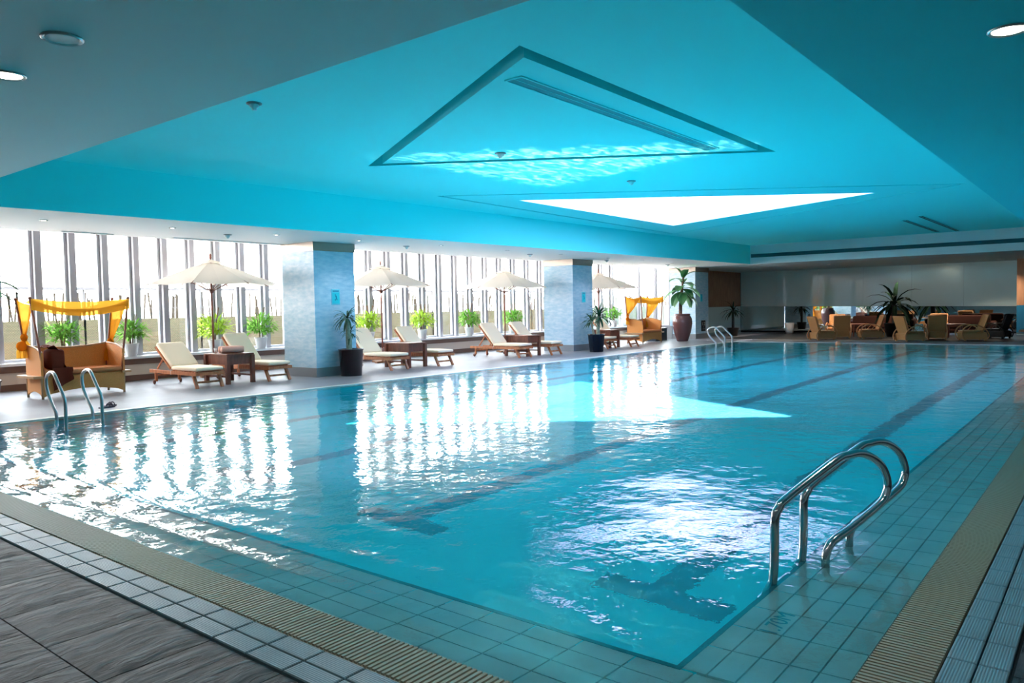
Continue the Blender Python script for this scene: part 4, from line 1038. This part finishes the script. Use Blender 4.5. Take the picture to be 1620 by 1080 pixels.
# ================================================================== FAR LOUNGE
def make_armchair():
    r = empty('rattan_armchair')     # faces -Y
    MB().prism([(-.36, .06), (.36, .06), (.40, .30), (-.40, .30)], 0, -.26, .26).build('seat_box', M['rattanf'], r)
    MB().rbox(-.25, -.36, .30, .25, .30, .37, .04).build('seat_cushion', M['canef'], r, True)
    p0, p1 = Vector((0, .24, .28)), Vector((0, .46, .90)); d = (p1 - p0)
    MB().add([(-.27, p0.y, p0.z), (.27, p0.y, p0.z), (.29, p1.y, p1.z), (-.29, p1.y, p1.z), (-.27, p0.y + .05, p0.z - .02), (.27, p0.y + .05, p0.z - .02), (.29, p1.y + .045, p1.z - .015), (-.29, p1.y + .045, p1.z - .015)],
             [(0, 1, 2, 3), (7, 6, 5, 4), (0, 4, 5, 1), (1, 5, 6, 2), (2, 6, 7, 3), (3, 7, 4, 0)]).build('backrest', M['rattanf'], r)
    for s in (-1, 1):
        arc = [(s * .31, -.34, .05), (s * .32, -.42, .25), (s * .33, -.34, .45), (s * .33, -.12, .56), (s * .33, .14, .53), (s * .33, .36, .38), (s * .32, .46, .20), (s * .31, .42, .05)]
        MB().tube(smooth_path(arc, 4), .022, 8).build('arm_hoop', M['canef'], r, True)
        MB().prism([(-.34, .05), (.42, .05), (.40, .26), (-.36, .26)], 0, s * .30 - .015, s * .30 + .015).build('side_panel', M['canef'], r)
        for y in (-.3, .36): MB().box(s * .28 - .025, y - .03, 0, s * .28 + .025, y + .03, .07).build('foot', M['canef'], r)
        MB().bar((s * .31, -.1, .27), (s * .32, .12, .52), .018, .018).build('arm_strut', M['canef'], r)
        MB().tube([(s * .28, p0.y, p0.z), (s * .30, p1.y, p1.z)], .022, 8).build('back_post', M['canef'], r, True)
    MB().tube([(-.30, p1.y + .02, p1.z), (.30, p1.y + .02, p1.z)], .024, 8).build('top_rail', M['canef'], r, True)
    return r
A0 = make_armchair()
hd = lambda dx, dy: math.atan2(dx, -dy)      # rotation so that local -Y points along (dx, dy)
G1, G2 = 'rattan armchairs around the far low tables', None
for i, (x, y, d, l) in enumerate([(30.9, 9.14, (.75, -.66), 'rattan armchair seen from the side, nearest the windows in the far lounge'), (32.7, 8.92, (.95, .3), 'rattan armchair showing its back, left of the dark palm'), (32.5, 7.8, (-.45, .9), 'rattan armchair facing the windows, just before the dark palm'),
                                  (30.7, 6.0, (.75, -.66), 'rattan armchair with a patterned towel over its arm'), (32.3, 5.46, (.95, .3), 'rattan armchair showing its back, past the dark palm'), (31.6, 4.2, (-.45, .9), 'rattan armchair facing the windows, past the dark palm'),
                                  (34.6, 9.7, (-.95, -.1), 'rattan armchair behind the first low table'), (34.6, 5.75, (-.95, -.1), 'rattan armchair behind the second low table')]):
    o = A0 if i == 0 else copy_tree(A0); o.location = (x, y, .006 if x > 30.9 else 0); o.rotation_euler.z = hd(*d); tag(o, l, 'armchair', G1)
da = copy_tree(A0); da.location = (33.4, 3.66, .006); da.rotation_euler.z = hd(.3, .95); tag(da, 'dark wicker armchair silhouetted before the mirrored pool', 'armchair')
DKM = M['leafk']
for c_ in kids(da):
    c_.data = c_.data.copy(); c_.data.materials[0] = M['potk']
for i, (x, y, l) in enumerate([(33.7, 8.55, 'low dark table in the first armchair group'), (33.4, 5.0, 'low dark table in the second armchair group')]):
    t = tag(empty('coffee_table', (x, y, .006)), l, 'low table', 'low tables of the far lounge')
    MB().lathe([(.38, .50), (.40, .51), (.40, .54), (.38, .55)], 24).build('table_top', M['dwood'], t)
    for k in range(4):
        a = PI / 4 + k * PI / 2; MB().bar((.3 * math.cos(a), .3 * math.sin(a), .5), (.34 * math.cos(a), .34 * math.sin(a), 0), .045, .045).build('leg', M['dwood'], t)
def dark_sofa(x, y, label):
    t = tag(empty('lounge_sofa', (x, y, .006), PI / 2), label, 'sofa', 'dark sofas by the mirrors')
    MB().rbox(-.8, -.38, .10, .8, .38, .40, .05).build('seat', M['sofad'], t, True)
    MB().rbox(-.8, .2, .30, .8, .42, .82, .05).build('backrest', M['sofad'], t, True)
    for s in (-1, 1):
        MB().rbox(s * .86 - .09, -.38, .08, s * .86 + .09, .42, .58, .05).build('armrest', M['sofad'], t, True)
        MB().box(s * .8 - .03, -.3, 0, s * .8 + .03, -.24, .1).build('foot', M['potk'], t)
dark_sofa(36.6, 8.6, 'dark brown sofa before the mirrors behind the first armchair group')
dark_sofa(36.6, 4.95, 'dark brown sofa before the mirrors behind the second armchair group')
tw = tag(MB().grid(lambda u, v: (31.52 + .38 * v - .02, 6.02 - .25 * u, .60 - .22 * abs(2 * v - 1) ** 2 + .008 * math.sin(9 * u)), 8, 10).build('beach_towel', M['patt'], None, True), 'patterned towel hung over the arm of a rattan armchair', 'towel')
bn = tag(empty('low_bench', (32.3, 1.4, .006)), 'low wooden bench at the far right corner by the pool', 'bench')
MB().box(-.5, -1.4, .30, .5, 1.4, .36).build('seat_board', M['lwood'], bn)
for s in (-1, 1):
    for q in (-1, 1): MB().box(s * .4 - .04, q * 1.2 - .04, 0, s * .4 + .04, q * 1.2 + .04, .30).build('leg', M['dwood'], bn)

# ================================================================== SMALL THINGS
def slipper(x, y, rz, label):
    t = tag(empty('slipper', (x, y, 0), rz), label, 'slipper', 'pair of slippers at the pool edge')
    P_ = [(-.13, -.03), (-.10, -.042), (0, -.038), (.08, -.05), (.12, -.035), (.135, 0), (.12, .035), (.08, .05), (0, .038), (-.10, .042), (-.13, .03)]
    MB().prism(P_, 2, 0, .022).build('sole', M['slip'], t)
    for q in (.02, .07):
        MB().tube(smooth_path([(q, -.046, .015), (q, -.035, .05), (q, 0, .068), (q, .035, .05), (q, .046, .015)], 3), .010, 6).build('strap', M['slip'], t, True)
slipper(5.52, 12.86, .2, 'dark open slipper nearer the steel ladder')
slipper(5.62, 13.02, .3, 'dark open slipper farther from the steel ladder')
bl = tag(empty('beach_ball', (27.0, 7.47, .06)), 'small orange ball floating at the far end of the pool', 'ball')
MB().lathe([(.1 * math.sin(PI * k / 10) + .0005, -.1 * math.cos(PI * k / 10)) for k in range(11)], 18).build('ball_skin', M['ball'], bl, True)
MB().tube([(.1005 * math.cos(a * PI / 12), 0, .1005 * math.sin(a * PI / 12)) for a in range(25)], .003, 5).build('seam', M['brown'], bl)
# plaques and depth sign on the pillars
def plaque(x, z, w_, h_, label):
    t = tag(empty('notice_plaque', (x, 14.26, z)), label, 'sign', 'pictogram plaques on the pillars')
    MB().box(-w_ / 2, -.012, -h_ / 2, w_ / 2, 0, h_ / 2).build('plate', M['plaqe'], t)
    MB().box(-w_ * .42, -.016, -h_ * .42, w_ * .42, -.012, h_ * .30).build('field', M['plaq'], t)
    MB().box(-w_ * .36, -.016, h_ * .34, w_ * .36, -.012, h_ * .42).build('heading_bar', M['plaqd'], t)
    f = MB(); q = w_ / .24
    f.prism([(.012 * q * math.cos(k * PI / 5) - .02 * q, .05 * q + .014 * q * math.sin(k * PI / 5)) for k in range(10)], 1, -.019, -.016)
    f.prism([(-.03 * q, .03 * q), (.02 * q, .03 * q), (.025 * q, -.02 * q), (.0, -.04 * q), (-.005 * q, .0)], 1, -.019, -.016)
    f.prism([(0, -.04 * q), (.025 * q, -.02 * q), (.04 * q, -.07 * q), (.02 * q, -.07 * q)], 1, -.019, -.016)
    f.prism([(-.04 * q, -.06 * q), (-.02 * q, -.085 * q), (-.005 * q, -.06 * q), (-.02 * q, -.045 * q)], 1, -.019, -.016)
    f.build('pictogram', M['plaqd'], t)
plaque(11.31, 1.82, .24, .36, 'turquoise pictogram plaque on the nearest pillar')
plaque(21.76, 1.80, .22, .36, 'turquoise pictogram plaque on the middle pillar')
plaque(31.02, 1.76, .22, .33, 'turquoise pictogram plaque on the far pillar')
sg = tag(empty('depth_sign', (31.2, 14.26, .545)), 'black sign with white lettering low on the far pillar', 'sign')
MB().box(-.2, -.02, -.235, .2, 0, .235).build('board', M['sign'], sg)
text_mesh('1.2', .2, M['ink'], sg, 'lettering', Matrix.Translation((0, -.022, .08)) @ Matrix.Rotation(PI / 2, 4, 'X') @ Matrix.Scale(1.3, 4, (1, 0, 0)))
text_mesh('M', .07, M['ink'], sg, 'lettering', Matrix.Translation((0, -.022, -.06)) @ Matrix.Rotation(PI / 2, 4, 'X'))
MB().box(-.12, -.022, -.145, .12, -.02, -.13).build('ruled_line', M['ink'], sg)

bpy.context.view_layer.update()
